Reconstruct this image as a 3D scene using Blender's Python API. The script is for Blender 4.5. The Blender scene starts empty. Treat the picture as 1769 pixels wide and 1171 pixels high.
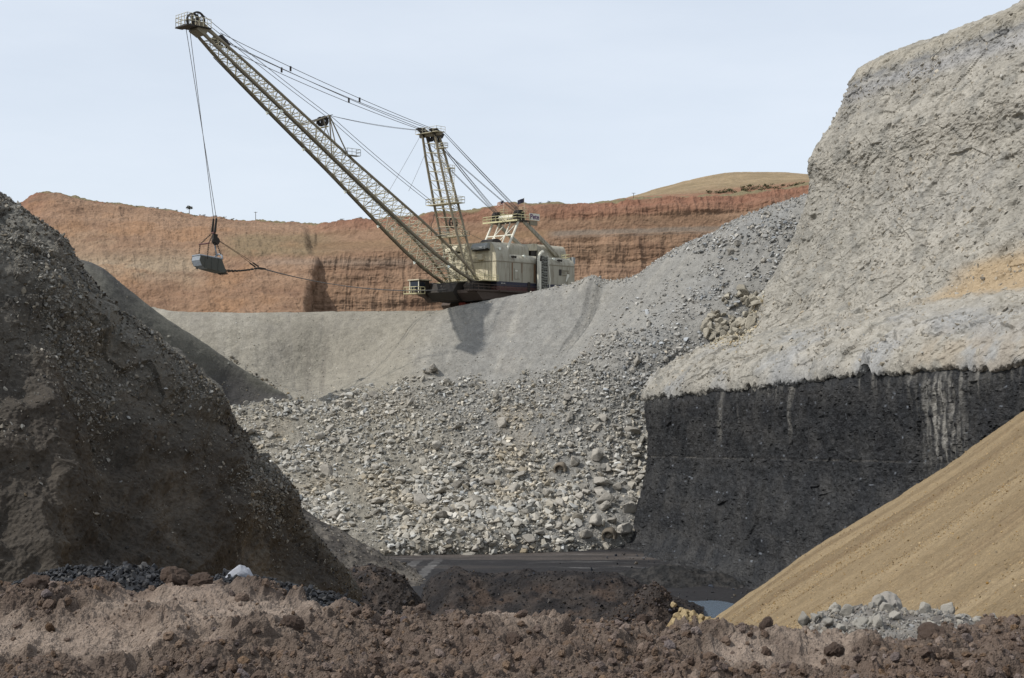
import bpy, bmesh, math, random, time
import numpy as np
from mathutils import Vector, Matrix
T0 = time.time()
random.seed(7)
R = math.radians
scene = bpy.context.scene
COL = scene.collection
# ------------------------------------------------------------------ camera, sky, sun, exposure
F = 2457.0          # focal length in pixels of the 1769 px wide photograph
PCX, HOR = 884.5, 640.0
cam_d = bpy.data.cameras.new("camera")
cam = bpy.data.objects.new("camera", cam_d); COL.objects.link(cam)
cam_d.sensor_width = 36.0
cam_d.lens = 36.0 * F / 1769.0
cam_d.shift_y = (HOR - 585.5) / 1769.0
cam_d.clip_start = 0.3
cam_d.clip_end = 20000
cam.rotation_euler = (R(90), 0, 0)
scene.camera = cam
SUN = Vector((-0.62, -0.30, 0.72)).normalized()      # direction towards the sun
sun_d = bpy.data.lights.new("sun", 'SUN')
sun_d.energy = 3.6; sun_d.angle = R(0.6); sun_d.color = (1.0, 0.965, 0.91)
sun = bpy.data.objects.new("sun", sun_d); COL.objects.link(sun)
sun.rotation_euler = SUN.to_track_quat('Z', 'Y').to_euler()
w = bpy.data.worlds.new("World"); scene.world = w; w.use_nodes = True
wn = w.node_tree; wn.nodes.clear()
def N(nt, t, **k):
    n = nt.nodes.new(t)
    for a, b in k.items(): setattr(n, a, b)
    return n
sky = N(wn, 'ShaderNodeTexSky', sky_type='NISHITA', sun_disc=False)
sky.sun_elevation = math.asin(SUN.z)
sky.sun_rotation = math.atan2(SUN.x, SUN.y)
sky.air_density = 1.0; sky.dust_density = 2.6; sky.ozone_density = 1.0; sky.altitude = 1200
bg = N(wn, 'ShaderNodeBackground'); bg.inputs[1].default_value = 0.115
out = N(wn, 'ShaderNodeOutputWorld')
tc = N(wn, 'ShaderNodeTexCoord'); mp = N(wn, 'ShaderNodeMapping')
mp.inputs['Scale'].default_value = (2.2, 2.2, 9.0); mp.inputs['Rotation'].default_value = (0.15, 0.1, 0.5)
nz = N(wn, 'ShaderNodeTexNoise'); nz.inputs['Scale'].default_value = 1.6; nz.inputs['Detail'].default_value = 7; nz.inputs['Roughness'].default_value = 0.55
rp = N(wn, 'ShaderNodeMapRange'); rp.inputs[1].default_value = 0.35; rp.inputs[2].default_value = 0.8
rp.inputs[3].default_value = 0.72; rp.inputs[4].default_value = 0.86
mx = N(wn, 'ShaderNodeMixRGB'); mx.inputs[2].default_value = (7.5, 8.1, 8.9, 1)     # thin high cloud veil
L = wn.links.new
L(tc.outputs['Generated'], mp.inputs['Vector']); L(mp.outputs[0], nz.inputs['Vector']); L(nz.outputs['Fac'], rp.inputs[0])
L(rp.outputs[0], mx.inputs[0]); L(sky.outputs[0], mx.inputs[1]); L(mx.outputs[0], bg.inputs[0]); L(bg.outputs[0], out.inputs[0])
scene.view_settings.view_transform = 'Standard'; scene.view_settings.look = 'None'
scene.view_settings.exposure = 0.0; scene.view_settings.gamma = 1.0
scene.cycles.max_bounces = 5; scene.cycles.diffuse_bounces = 3; scene.cycles.glossy_bounces = 2
scene.cycles.use_denoising = True

# ------------------------------------------------------------------ numeric helpers
def W3(px, py, Y):
    return ((px - PCX) / F * Y, Y, (HOR - py) / F * Y)
def s2l(c):
    c = np.asarray(c, float) / 255.0
    return np.where(c <= 0.04045, c / 12.92, ((c + 0.055) / 1.055) ** 2.4)
def hsh(i, j, k, s):
    x = (i.astype(np.int64) * 374761393 + j.astype(np.int64) * 668265263 + k.astype(np.int64) * 1274126177 + s * 974634777) & 0xFFFFFFFF
    x = x.astype(np.uint32)
    x ^= x >> np.uint32(15); x *= np.uint32(2246822519); x ^= x >> np.uint32(13); x *= np.uint32(3266489917); x ^= x >> np.uint32(16)
    return x.astype(np.float32) / np.float32(4294967295.0)
def vn(p, s=0):
    i = np.floor(p).astype(np.int64); f = (p - i).astype(np.float32)
    f = f * f * f * (f * (f * 6 - 15) + 10)
    X, Y, Z = i[:, 0], i[:, 1], i[:, 2]; r = 0
    for a in (0, 1):
        wa = f[:, 0] if a else 1 - f[:, 0]
        for b in (0, 1):
            wb = f[:, 1] if b else 1 - f[:, 1]
            for c in (0, 1):
                wc = f[:, 2] if c else 1 - f[:, 2]
                r = r + wa * wb * wc * hsh(X + a, Y + b, Z + c, s)
    return r
ROT = np.array([[0.36, 0.48, -0.8], [-0.8, 0.6, 0.0], [0.48, 0.64, 0.6]])
def fbm(p, sc, o=4, s=0, g=0.5, ridged=False):
    """p in metres, sc = largest feature size in metres, returns about -1..1"""
    q = np.asarray(p, float) / np.asarray(sc, float); a = 1.0; t = 0; n = 0
    for k in range(o):
        v = vn(q, s + k * 17) * 2 - 1
        if ridged: v = 1 - 2 * np.abs(v)
        t = t + a * v; n += a; a *= g; q = q @ ROT.T * 2.03 + 7.3
    return t / n
def cell(p, sc, s=0, tilt=0.9):
    """fractured rock: nearest cell -> (tilted facet height -1..1, cell random, crack distance)"""
    q = np.asarray(p, float) / np.asarray(sc, float)
    i = np.floor(q).astype(np.int64)
    n = len(q); b1 = np.full(n, 9e9, np.float32); b2 = b1.copy(); fc = np.zeros(n, np.float32); rd = np.zeros(n, np.float32)
    for a in (-1, 0, 1):
        for b in (-1, 0, 1):
            for c in (-1, 0, 1):
                X, Y, Z = i[:, 0] + a, i[:, 1] + b, i[:, 2] + c
                h1, h2, h3 = hsh(X, Y, Z, s + 1), hsh(X, Y, Z, s + 2), hsh(X, Y, Z, s + 3)
                dx = q[:, 0] - X - h1; dy = q[:, 1] - Y - h2; dz = q[:, 2] - Z - h3
                d = (dx * dx + dy * dy + dz * dz).astype(np.float32)
                m = d < b1
                b2 = np.where(m, b1, np.minimum(b2, d)); b1 = np.where(m, d, b1)
                g1, g2, g3 = (h2 * 7.3) % 1 - .5, (h3 * 5.7) % 1 - .5, (h1 * 9.1) % 1 - .5
                hh = (h1 * 3.7 + h3 * 2.1) % 1
                fc = np.where(m, (hh - .5) + tilt * 2 * (g1 * dx + g2 * dy + g3 * dz), fc); rd = np.where(m, hh, rd)
    return fc.astype(np.float32), rd, np.sqrt(b2) - np.sqrt(b1)
def sst(a, b, x):
    t = np.clip((x - a) / (b - a), 0, 1); return t * t * (3 - 2 * t)
def pch(xk, yk, x):
    """monotone cubic interpolation along axis 0"""
    xk = np.asarray(xk, float); h = np.diff(xk); n = len(xk)
    sh = (n - 1,) + (1,) * (yk.ndim - 1)
    d = np.diff(yk, axis=0) / h.reshape(sh)
    m = np.zeros_like(yk)
    m[0] = d[0]; m[-1] = d[-1]
    if n > 2:
        a, b = d[:-1], d[1:]
        m[1:-1] = np.where(a * b > 0, 2 * a * b / (a + b + 1e-12 * np.sign(a + b + 1e-30)), 0)
    i = np.clip(np.searchsorted(xk, x, side='right') - 1, 0, n - 2)
    sx = (len(x),) + (1,) * (yk.ndim - 1)
    t = ((x - xk[i]) / h[i]).reshape(sx); H = h[i].reshape(sx)
    return (2*t**3 - 3*t**2 + 1) * yk[i] + (t**3 - 2*t**2 + t) * H * m[i] + (-2*t**3 + 3*t**2) * yk[i+1] + (t**3 - t**2) * H * m[i+1]

# ------------------------------------------------------------------ materials
def earth_mat(name, bump=0.5, scale=1.0, var=0.25, dist=0.2, rough=0.95, tint=None, spec=0.15, streak=None, rand=0.0):
    """soil and rock: colour attribute x fine grain, with fine relief"""
    m = bpy.data.materials.new(name); m.use_nodes = True; nt = m.node_tree; L = nt.links.new
    b = nt.nodes['Principled BSDF']; b.inputs['Roughness'].default_value = rough
    b.inputs['Specular IOR Level'].default_value = spec
    at = N(nt, 'ShaderNodeAttribute', attribute_name='Col')
    ge = N(nt, 'ShaderNodeTexCoord')
    src = ge.outputs['Object']
    if streak:
        mpn = N(nt, 'ShaderNodeMapping'); mpn.inputs['Rotation'].default_value = streak[0]; mpn.inputs['Scale'].default_value = streak[1]
        L(src, mpn.inputs['Vector']); src = mpn.outputs[0]
    n1 = N(nt, 'ShaderNodeTexNoise'); n1.inputs['Scale'].default_value = 1.3 / scale; n1.inputs['Detail'].default_value = 8; n1.inputs['Roughness'].default_value = 0.68
    n2 = N(nt, 'ShaderNodeTexVoronoi'); n2.inputs['Scale'].default_value = 2.6 / scale; n2.feature = 'F1'
    L(src, n1.inputs['Vector']); L(src, n2.inputs['Vector'])
    mr = N(nt, 'ShaderNodeMapRange'); mr.inputs[1].default_value = 0.3; mr.inputs[2].default_value = 0.7
    mr.inputs[3].default_value = 1 - var; mr.inputs[4].default_value = 1 + var
    L(n1.outputs['Fac'], mr.inputs[0])
    mu = N(nt, 'ShaderNodeVectorMath', operation='SCALE'); L(at.outputs['Color'], mu.inputs[0]); L(mr.outputs[0], mu.inputs['Scale'])
    last = mu
    if rand:
        oi = N(nt, 'ShaderNodeObjectInfo'); r2 = N(nt, 'ShaderNodeMapRange'); r2.inputs[3].default_value = 1 - rand; r2.inputs[4].default_value = 1 + rand
        L(oi.outputs['Random'], r2.inputs[0]); m2 = N(nt, 'ShaderNodeVectorMath', operation='SCALE'); L(mu.outputs[0], m2.inputs[0]); L(r2.outputs[0], m2.inputs['Scale']); last = m2
    L(last.outputs[0], b.inputs['Base Color'])
    ad = N(nt, 'ShaderNodeMath', operation='MULTIPLY_ADD'); ad.inputs[1].default_value = 0.5
    L(n2.outputs['Distance'], ad.inputs[0]); L(n1.outputs['Fac'], ad.inputs[2])
    bu = N(nt, 'ShaderNodeBump'); bu.inputs['Strength'].default_value = bump; bu.inputs['Distance'].default_value = dist * scale
    L(ad.outputs[0], bu.inputs['Height']); L(bu.outputs[0], b.inputs['Normal'])
    return m
def paint(name, rgb, rough=0.6, dirt=0.35, dcol=(90, 75, 55), sc=0.6, metal=0.0, vert=True, grime=0.5):
    """weathered paint: base colour with dust and rust runs"""
    m = bpy.data.materials.new(name); m.use_nodes = True; nt = m.node_tree; L = nt.links.new
    b = nt.nodes['Principled BSDF']; b.inputs['Roughness'].default_value = rough; b.inputs['Metallic'].default_value = metal
    b.inputs['Specular IOR Level'].default_value = 0.3
    ge = N(nt, 'ShaderNodeTexCoord'); mpn = N(nt, 'ShaderNodeMapping')
    mpn.inputs['Scale'].default_value = (sc, sc, sc * (0.18 if vert else 1))
    L(ge.outputs['Object'], mpn.inputs['Vector'])
    n1 = N(nt, 'ShaderNodeTexNoise'); n1.inputs['Scale'].default_value = 2.0; n1.inputs['Detail'].default_value = 7; n1.inputs['Roughness'].default_value = 0.7
    L(mpn.outputs[0], n1.inputs['Vector'])
    mr = N(nt, 'ShaderNodeMapRange'); mr.inputs[1].default_value = 0.48; mr.inputs[2].default_value = 0.72; mr.inputs[3].default_value = 0; mr.inputs[4].default_value = dirt
    mr.inputs[3].default_value = dirt * 0.15
    L(n1.outputs['Fac'], mr.inputs[0])
    mi = N(nt, 'ShaderNodeMixRGB'); mi.inputs[1].default_value = (*s2l(rgb), 1); mi.inputs[2].default_value = (*s2l(dcol), 1)
    L(mr.outputs[0], mi.inputs[0]); L(mi.outputs[0], b.inputs['Base Color'])
    return m

# ------------------------------------------------------------------ mesh builders
def mk(name, V, Fc, col=None, mat=None, smooth=False, parent=None, kind=None, label=None):
    V = np.asarray(V, np.float32); Fc = np.asarray(Fc, np.int32); k = Fc.shape[1]; nf = len(Fc)
    me = bpy.data.meshes.new(name)
    me.vertices.add(len(V)); me.vertices.foreach_set('co', V.ravel())
    me.loops.add(nf * k); me.loops.foreach_set('vertex_index', Fc.ravel())
    me.polygons.add(nf); me.polygons.foreach_set('loop_start', np.arange(0, nf * k, k, dtype=np.int32))
    try: me.polygons.foreach_set('loop_total', np.full(nf, k, np.int32))
    except Exception: pass
    me.update(calc_edges=True)
    me.polygons.foreach_set('use_smooth', np.full(nf, smooth, bool))
    if col is not None:
        a = me.color_attributes.new('Col', 'FLOAT_COLOR', 'POINT')
        c = np.ones((len(V), 4), np.float32); c[:, :3] = np.clip(col, 0.004, 0.9); a.data.foreach_set('color', c.ravel())
    if mat: me.materials.append(mat)
    o = bpy.data.objects.new(name, me); COL.objects.link(o)
    if parent: o.parent = parent
    if kind: o['kind'] = kind
    if label: o['label'] = label
    return o
def grid_faces(nv, nu):
    i = np.arange(nv * nu).reshape(nv, nu)
    return np.stack([i[:-1, :-1], i[:-1, 1:], i[1:, 1:], i[1:, :-1]], -1).reshape(-1, 4)
def gnorm(P):
    du = np.gradient(P, axis=1); dv = np.gradient(P, axis=0)
    n = np.cross(du, dv); n /= np.linalg.norm(n, axis=2, keepdims=True) + 1e-9
    c = -P; flip = (n * c).sum(2, keepdims=True) < 0      # face the open side of the pit
    return n, flip
class Patch: pass
def patch(name, G, nu, nv, disp=None, col=None, mat=None, smooth=False, world=False, kind='structure', label=None, up=False, ku=None, kv=None, post=None):
    """G: rows x cols control points (px, py, Y) or world xyz, lofted to a dense sheet with real relief"""
    G = np.asarray(G, float)
    if world: Wd = G; px = G * 10
    else:
        Wd = np.stack([(G[..., 0] - PCX) / F * G[..., 2], G[..., 2], (HOR - G[..., 1]) / F * G[..., 2]], -1); px = G[..., :2]
    lu = np.linalg.norm(np.diff(px, axis=1), axis=2).mean(0) + 3; lv = np.linalg.norm(np.diff(px, axis=0), axis=2).mean(1) + 3
    if kv is not None: lv = np.array(kv, float)
    if ku is not None: lu = np.array(ku, float)
    su = np.r_[0, np.cumsum(lu)]; sv = np.r_[0, np.cumsum(lv)]
    u = np.linspace(0, su[-1], nu); v = np.linspace(0, sv[-1], nv)
    A = pch(sv, Wd, v)                                   # nv, C, 3
    P = np.swapaxes(pch(su, np.swapaxes(A, 0, 1), u), 0, 1)
    n, flip = gnorm(P)
    if up: flip = n[..., 2:3] < 0
    else: flip = np.broadcast_to(flip.mean() > 0.5, flip.shape)
    n = np.where(flip, -n, n)
    U, V = np.meshgrid(u, v); S = np.stack([U.ravel(), V.ravel()], 1)
    p = P.reshape(-1, 3); nn = n.reshape(-1, 3)
    rv = np.interp(V.ravel(), sv, np.arange(len(sv))); cu = np.interp(U.ravel(), su, np.arange(len(su)))
    d = disp(p, nn, S, rv, cu) if disp else 0
    if isinstance(d, tuple): d, vec = d; p2 = p + nn * np.asarray(d)[:, None] + vec
    else: p2 = p + nn * (np.asarray(d)[:, None] if np.ndim(d) else d)
    if post is not None: p2 = post(p2, rv, cu)
    c = col(p2, nn, S, rv, cu, d) if col else None
    fc = grid_faces(nv, nu)
    if flip.mean() > 0.5: fc = fc[:, ::-1]
    o = mk(name, p2, fc, c, mat, smooth, kind=kind, label=label)
    r = Patch(); r.o = o; r.P = p2.reshape(nv, nu, 3); r.N = n; r.su = su; r.sv = sv; r.u = u; r.v = v; r.rv = rv.reshape(nv, nu); r.cu = cu.reshape(nv, nu); r.c = c
    return r
def mixc(a, b, t):
    return a + (b - a) * np.asarray(t)[:, None]

# rock library: angular hulls
def rock_lib(n, npts, flat=0.6, seed=1):
    rs = np.random.RandomState(seed); lib = []
    for k in range(n):
        p = rs.normal(size=(npts, 3)); p /= np.linalg.norm(p, axis=1, keepdims=True)
        p *= rs.uniform(0.8, 1.05, (npts, 1)); p *= np.array([1.0, rs.uniform(.6, .95), rs.uniform(flat * .7, flat * 1.3)])
        bm = bmesh.new(); [bm.verts.new(q) for q in p]
        bmesh.ops.convex_hull(bm, input=bm.verts)
        loose = [v for v in bm.verts if not v.link_faces]
        bmesh.ops.delete(bm, geom=loose, context='VERTS')
        bm.verts.index_update(); bm.normal_update()
        lib.append((np.array([v.co[:] for v in bm.verts]), np.array([[v.index for v in f.verts] for f in bm.faces])))
        bm.free()
    return lib
def rough_rock(npts, flat, seed, sub=3, amp=0.05, bev=0.06):
    """bigger rocks: hull with worn edges and a rough broken surface"""
    (v, f), = rock_lib(1, npts, flat, seed)
    bm = bmesh.new(); vs = [bm.verts.new(q) for q in v]
    for t in f: bm.faces.new([vs[i] for i in t])
    bmesh.ops.dissolve_limit(bm, angle_limit=R(12), verts=bm.verts, edges=bm.edges)
    bmesh.ops.bevel(bm, geom=list(bm.edges), offset=bev, segments=1, affect='EDGES', profile=0.6)
    bmesh.ops.triangulate(bm, faces=bm.faces)
    for _ in range(sub): 
        es = [e for e in bm.edges if e.calc_length() > 0.16]
        if es: bmesh.ops.subdivide_edges(bm, edges=es, cuts=1); bmesh.ops.triangulate(bm, faces=[q for q in bm.faces if len(q.verts) > 3])
    bm.normal_update(); bm.verts.index_update()
    p = np.array([q.co[:] for q in bm.verts]); n = np.array([q.normal[:] for q in bm.verts])
    fc, rd, cr = cell(p, 0.5, seed)
    p = p + n * (amp * (fbm(p, 0.5, 4, seed) + fc * 0.6))[:, None]
    tri = np.array([[q.index for q in t.verts] for t in bm.faces]); bm.free()
    return p, tri
def rotmats(n, rs, tiltmax=3.14):
    q = rs.normal(size=(n, 4)); q /= np.linalg.norm(q, axis=1, keepdims=True)
    if tiltmax < 3:
        q = np.stack([np.ones(n) , rs.normal(size=n) * tiltmax, rs.normal(size=n) * tiltmax, np.tan(rs.uniform(-1.4, 1.4, n))], 1); q /= np.linalg.norm(q, axis=1, keepdims=True)
    a, b, c, d = q.T
    return np.stack([np.stack([1-2*(c*c+d*d), 2*(b*c-a*d), 2*(b*d+a*c)], -1), np.stack([2*(b*c+a*d), 1-2*(b*b+d*d), 2*(c*d-a*b)], -1), np.stack([2*(b*d-a*c), 2*(c*d+a*b), 1-2*(b*b+c*c)], -1)], 1)
def pick(pt, n, dens, rs):
    """n random spots on a patch, weighted by dens (nv,nu array)"""
    w = np.asarray(dens, float)[:-1, :-1].ravel().clip(0)
    P = pt.P; ar = np.linalg.norm(np.cross(P[1:, :-1] - P[:-1, :-1], P[:-1, 1:] - P[:-1, :-1]), axis=2).ravel()
    w = w * ar; w /= w.sum()
    i = rs.choice(len(w), n, p=w); nu = P.shape[1] - 1
    r, c = i // nu, i % nu; a, b = rs.rand(n, 1), rs.rand(n, 1)
    pos = P[r, c] * (1 - a) * (1 - b) + P[r + 1, c] * a * (1 - b) + P[r, c + 1] * (1 - a) * b + P[r + 1, c + 1] * a * b
    return pos, pt.N[r, c], r, c
def rocks(name, pos, nrm, size, lib, colr, mat, rs, sink=0.15, tilt=3.14, label=None, smooth=False):
    """uncountable loose stones as one stuff mesh"""
    n = len(pos); M = rotmats(n, rs, tilt); k = rs.randint(0, len(lib), n); Vs = []; Fs = []; Cs = []; off = 0
    for j, (v, f) in enumerate(lib):
        m = np.where(k == j)[0]
        if not len(m): continue
        X = np.einsum('nij,vj->nvi', M[m] , v) * size[m][:, None, None] + (pos[m] + nrm[m] * (size[m] * (0.5 - sink) )[:, None])[:, None, :]
        Vs.append(X.reshape(-1, 3)); Fs.append((f[None] + (np.arange(len(m)) * len(v))[:, None, None] + off).reshape(-1, 3)); off += X.shape[0] * X.shape[1]
        Cs.append(np.repeat(colr[m], len(v), 0))
    return mk(name, np.concatenate(Vs), np.concatenate(Fs), np.concatenate(Cs), mat, smooth, kind='stuff', label=label)
def lib_meshes(prefix, lib, col, mat, smooth=False):
    out = []
    for v, f in lib:
        o = mk(prefix, v, f, np.tile(col, (len(v), 1)), mat, smooth); out.append(o.data); bpy.data.objects.remove(o)
    return out
def place(name, mesh, pos, M, sc, label, cat, group=None):
    o = bpy.data.objects.new(name, mesh); COL.objects.link(o)
    m = Matrix.Translation(Vector(pos)) @ Matrix(M.tolist()).to_4x4() @ Matrix.Diagonal(Vector((*sc, 1)) if np.ndim(sc) else Vector((sc, sc, sc, 1)))
    o.matrix_world = m
    o['label'] = label; o['category'] = cat
    if group: o['group'] = group
    return o
# ------------------------------------------------------------------ materials of the setting
M_high = earth_mat('highwall_rock', bump=0.55, scale=0.8, var=0.22, dist=0.25)
M_coal = earth_mat('coal', bump=0.8, scale=0.5, var=0.45, dist=0.25, rough=0.6, spec=0.3)
M_cliff = earth_mat('red_cliff_rock', bump=0.5, scale=1.6, var=0.2, dist=0.3)
M_spoil = earth_mat('grey_spoil', bump=0.6, scale=0.35, var=0.28, dist=0.3)
M_dark = earth_mat('dark_spoil', bump=0.7, scale=0.25, var=0.35, dist=0.3)
M_berm = earth_mat('brown_dirt', bump=0.9, scale=0.06, var=0.32, dist=0.5)
M_sand = earth_mat('tan_sand', bump=0.9, scale=0.16, var=0.3, dist=0.4)
M_grass = earth_mat('dry_grass', bump=0.4, scale=2.0, var=0.22, dist=0.3)
M_floor = earth_mat('pit_floor', bump=0.4, scale=0.5, var=0.3, dist=0.15, rough=0.8)
M_rock = earth_mat('broken_rock', bump=0.45, scale=0.3, var=0.2, dist=0.2, rand=0.22)
M_lump = earth_mat('coal_lump', bump=0.3, scale=0.05, var=0.3, dist=0.2, rough=0.55, spec=0.3)
M_small = earth_mat('small_rock', bump=0.4, scale=0.04, var=0.2, dist=0.2, rand=0.15)

C = lambda *a: s2l(a)

# ------------------------------------------------------------------ ground and pit floor
g = mk('ground', [(-6000, -2000, -34), (6000, -2000, -34), (6000, 9000, -34), (-6000, 9000, -34)], [(0, 1, 2, 3)], np.tile(C(92, 88, 80), (4, 1)), M_spoil, kind='structure')

def c_floor(p, n, S, rv, cu, d):
    q = p * np.array([.12, 1, 1])
    t = fbm(q, 5, 4, 3); c = mixc(C(44, 43, 44), C(80, 74, 70), sst(-.1, .6, t) * sst(185, 215, p[:, 1]))
    # pale haul tracks and dusty streaks
    px = p[:, 0] / p[:, 1] * F + PCX; 
    a = (p[:, 0] + 14.5) - (p[:, 1] - 205) * 0.10
    trk = (np.abs(((a + 40) % 3.1) - 1.5) < .75) * sst(4.5, 3.0, np.abs(a)) * sst(190, 196, p[:, 1]) * sst(222, 214, p[:, 1]) * sst(-.5, .3, fbm(p, 2.5, 4, 10)) * .75
    st = sst(.2, .6, fbm(p * np.array([.16, 1, 1]), 1.8, 5, 9, .65)) * .7 * sst(30, 18, np.abs(p[:, 0] - 2)) * sst(186, 200, p[:, 1])
    c = mixc(c, C(128, 126, 124), np.clip(trk * (.6 + .4 * t) + st * .55, 0, 1))
    return c
def d_floor(p, n, S, rv, cu):
    return 0.10 * fbm(p, 3, 4, 4) + 0.5 * sst(14, 40, p[:, 0]) * fbm(p, 6, 3, 8) + 0.15 * fbm(p * np.array([.1, 1, 1]), 3, 3, 8)
floor_pt = patch('pit_floor', [[(-70, 110, -29.3), (0, 110, -29.3), (70, 110, -29.3)], [(-70, 175, -29.2), (0, 175, -29.2), (70, 175, -29.2)], [(-70, 240, -29), (0, 240, -29), (70, 240, -29)]],
      500, 500, d_floor, c_floor, M_floor, world=True, up=True, smooth=True)

# ------------------------------------------------------------------ highwall and coal seam
PATH_T = [-60, -25, -8, 0, 15, 35, 60, 90, 140]
def path(t):
    if t < 0: return np.array([-t * .75, -t * .55])
    return np.array([.302 * t, -t])
DZ = lambda t: float(np.interp(t, [-60, 0, 25, 55, 97, 140], [0, 0, 1.35, 3.6, 5.3, 6.5]))
def prof_rows(prof, wz):
    G = []
    for (x, z), k in zip(prof, wz):
        G.append([(x + path(t)[0], 237 + path(t)[1], z + k * DZ(t)) for t in PATH_T])
    return np.array(G)
coal_p = [(17.0, -30.5), (19.6, -29.2), (20.4, -26.5), (21.6, -20), (22.7, -14), (22.4, -9), (22.1, -5.2), (22.9, -3.4), (25, -3.0)]
coal_w = [0, 0, .05, .3, .5, .75, .95, 1, 1]
def d_coal(p, n, S, rv, cu):
    q = p * np.array([1, 1, .35])
    f1, r1, e1 = cell(q, 2.6, 5); f2, r2, e2 = cell(p * np.array([1, 1, .5]), .9, 6)
    d = .22 * f1 + .16 * f2 + .30 * fbm(q, 7, 4, 2) + .16 * fbm(p * np.array([1, 1, .45]), 1.4, 4, 3, .6, True) + .10 * fbm(p, .5, 2, 6)
    z = p[:, 2]; dn = -4 + np.interp(237 - p[:, 1], [0, 25, 55, 97], [0, 1.3, 3.6, 5.3]) - z
    d = d + .26 * fbm(p * np.array([1, 1, .2]), 2.4, 4, 7, .6, True)
    d = (d + .1) * sst(-.3, 2.4, dn) - .12
    # parting line half-way up, loose slope at the toe
    d = d - .05 * np.exp(-((z + 14.3 - .052 * (237 - p[:, 1])) / .18) ** 2)
    d = d + 1.6 * sst(-25, -30, z) * (0.6 + .6 * fbm(p, 6, 3, 12))
    return d
def c_coal(p, n, S, rv, cu, d):
    z = p[:, 2]; top = -4 + np.interp(237 - p[:, 1], [0, 25, 55, 97], [0, 1.3, 3.6, 5.3])
    dn = top - z
    c = mixc(C(29, 30, 32), C(52, 51, 50), sst(-.5, .7, fbm(p, 3, 5, 31)))
    c = mixc(c, C(26, 26, 28), sst(.1, .6, fbm(p * np.array([1, 1, .3]), 1.6, 3, 32)) * .6)
    # pale clay washed down from above
    q = p * np.array([1, 1, .07]); v = fbm(q, .75, 3, 33); v2 = fbm(p * np.array([1, 1, .3]), 6, 2, 34)
    vf = fbm(p * np.array([1, 1, .05]), .34, 4, 36, .65); run = (sst(.25, .6, v) + .7 * sst(4.5, 1, dn) * sst(-.1, .4, v2)) * sst(-.3, .4, vf) * sst(7.5, 0, dn + 3 * v2) * .32
    tt = 237 - p[:, 1]
    big = np.exp(-((tt - 82 - .4 * fbm(p, 3, 2, 3)) / 3.4) ** 2) * sst(13, 9, dn) * sst(.5, 2.5, dn) * sst(-.25, .45, vf + .3 * v) * .72
    o1 = np.exp(-((tt - 49 + .15 * dn + .5 * fbm(p, 2.5, 3, 37)) / .42) ** 2) * sst(9.5, 5, dn) * sst(-.5, .3, vf) * .5 + np.exp(-((tt - 29 + .28 * dn) / .6) ** 2) * sst(9, 6, dn) * .3
    c = mixc(c, C(150, 146, 138), np.clip(run + big + o1, 0, .85))
    c = mixc(c, C(66, 64, 62), sst(.1, .6, fbm(p * np.array([.06, .06, 1]), 1.6, 4, 38, .6)) * .35)
    spk = hsh(np.floor(p[:, 0] * 3), np.floor(p[:, 1] * 3), np.floor(p[:, 2] * 4), 77) > .995
    c = mixc(c, C(110, 114, 120), spk * .7)
    ln = np.exp(-((z + 14.3 - .052 * tt + .1 * fbm(p, 4, 3, 41)) / .10) ** 2) * sst(-.2, .4, fbm(p, 2, 3, 40))
    c = mixc(c, C(96, 92, 86), ln * .55)
    return c
coal_pt = patch('coal_seam', prof_rows(coal_p, coal_w), 900, 420, d_coal, c_coal, M_coal, world=True, kv=[1, 1.2, 3, 2.4, 2, 1.7, 1, .5])

hw_p = [(23.4, -5.3), (21.6, -4.3), (21.7, -3.6), (23.4, -1.1), (30.0, 3.4), (38.6, 7.3), (41.2, 12.0), (47.3, 23.1), (49.8, 32.0), (49.6, 34.0), (54.0, 42.6), (57.6, 49.6), (60.3, 51.4), (82, 57), (150, 64)]
hw_w = [1, 1, 1, 1, .9, .8, .6, .3, .15, .1, 0, 0, 0, 0, 0]
HWZ = np.array([a[1] for a in hw_p])
def d_high(p, n, S, rv, cu):
    Rb = np.array([[.80, .0, .6], [0, 1, 0], [-.6, 0, .8]])
    q = p @ Rb.T
    f0, r0, e0 = cell(q * np.array([1, 1, 1.3]), 9, 51); f1, r1, e1 = cell(q * np.array([1.0, .8, 1.6]), 3.2, 52); f2, r2, e2 = cell(q * np.array([1.0, .7, 2.0]), 1.3, 53)
    am = sst(3.2, 6, rv)                       # smoother below the bench
    d = (.26 * f0 + (.16 + .22 * (1 - am)) * f1 + (.11 + .10 * (1 - am)) * f2) + .45 * fbm(p, 14, 3, 54) * am + .17 * fbm(q * np.array([1, .8, 1.8]), 2.0, 4, 57, .6, ridged=True) + .22 * fbm(q * np.array([1, .8, 1.5]), .9, 3, 55, .75) + .5 * (1 - am) * sst(2.6, 3.6, rv) * fbm(p * np.array([1, 1, 1.5]), 3.5, 4, 58, .6)
    pit = sst(.35, .6, fbm(q * np.array([1, 1, 1.6]), 2.6, 3, 56)) * -.55 * am
    d = d + pit - .35 * sst(.3, .5, fbm(q, 1.1, 3, 59)) * sst(-.2, .3, fbm(p, 10, 3, 63))
    d = np.where(rv > 12.4, d * .4, d); d = d * (.25 + .75 * sst(1.8, 3.2, rv))
    return d
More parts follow.
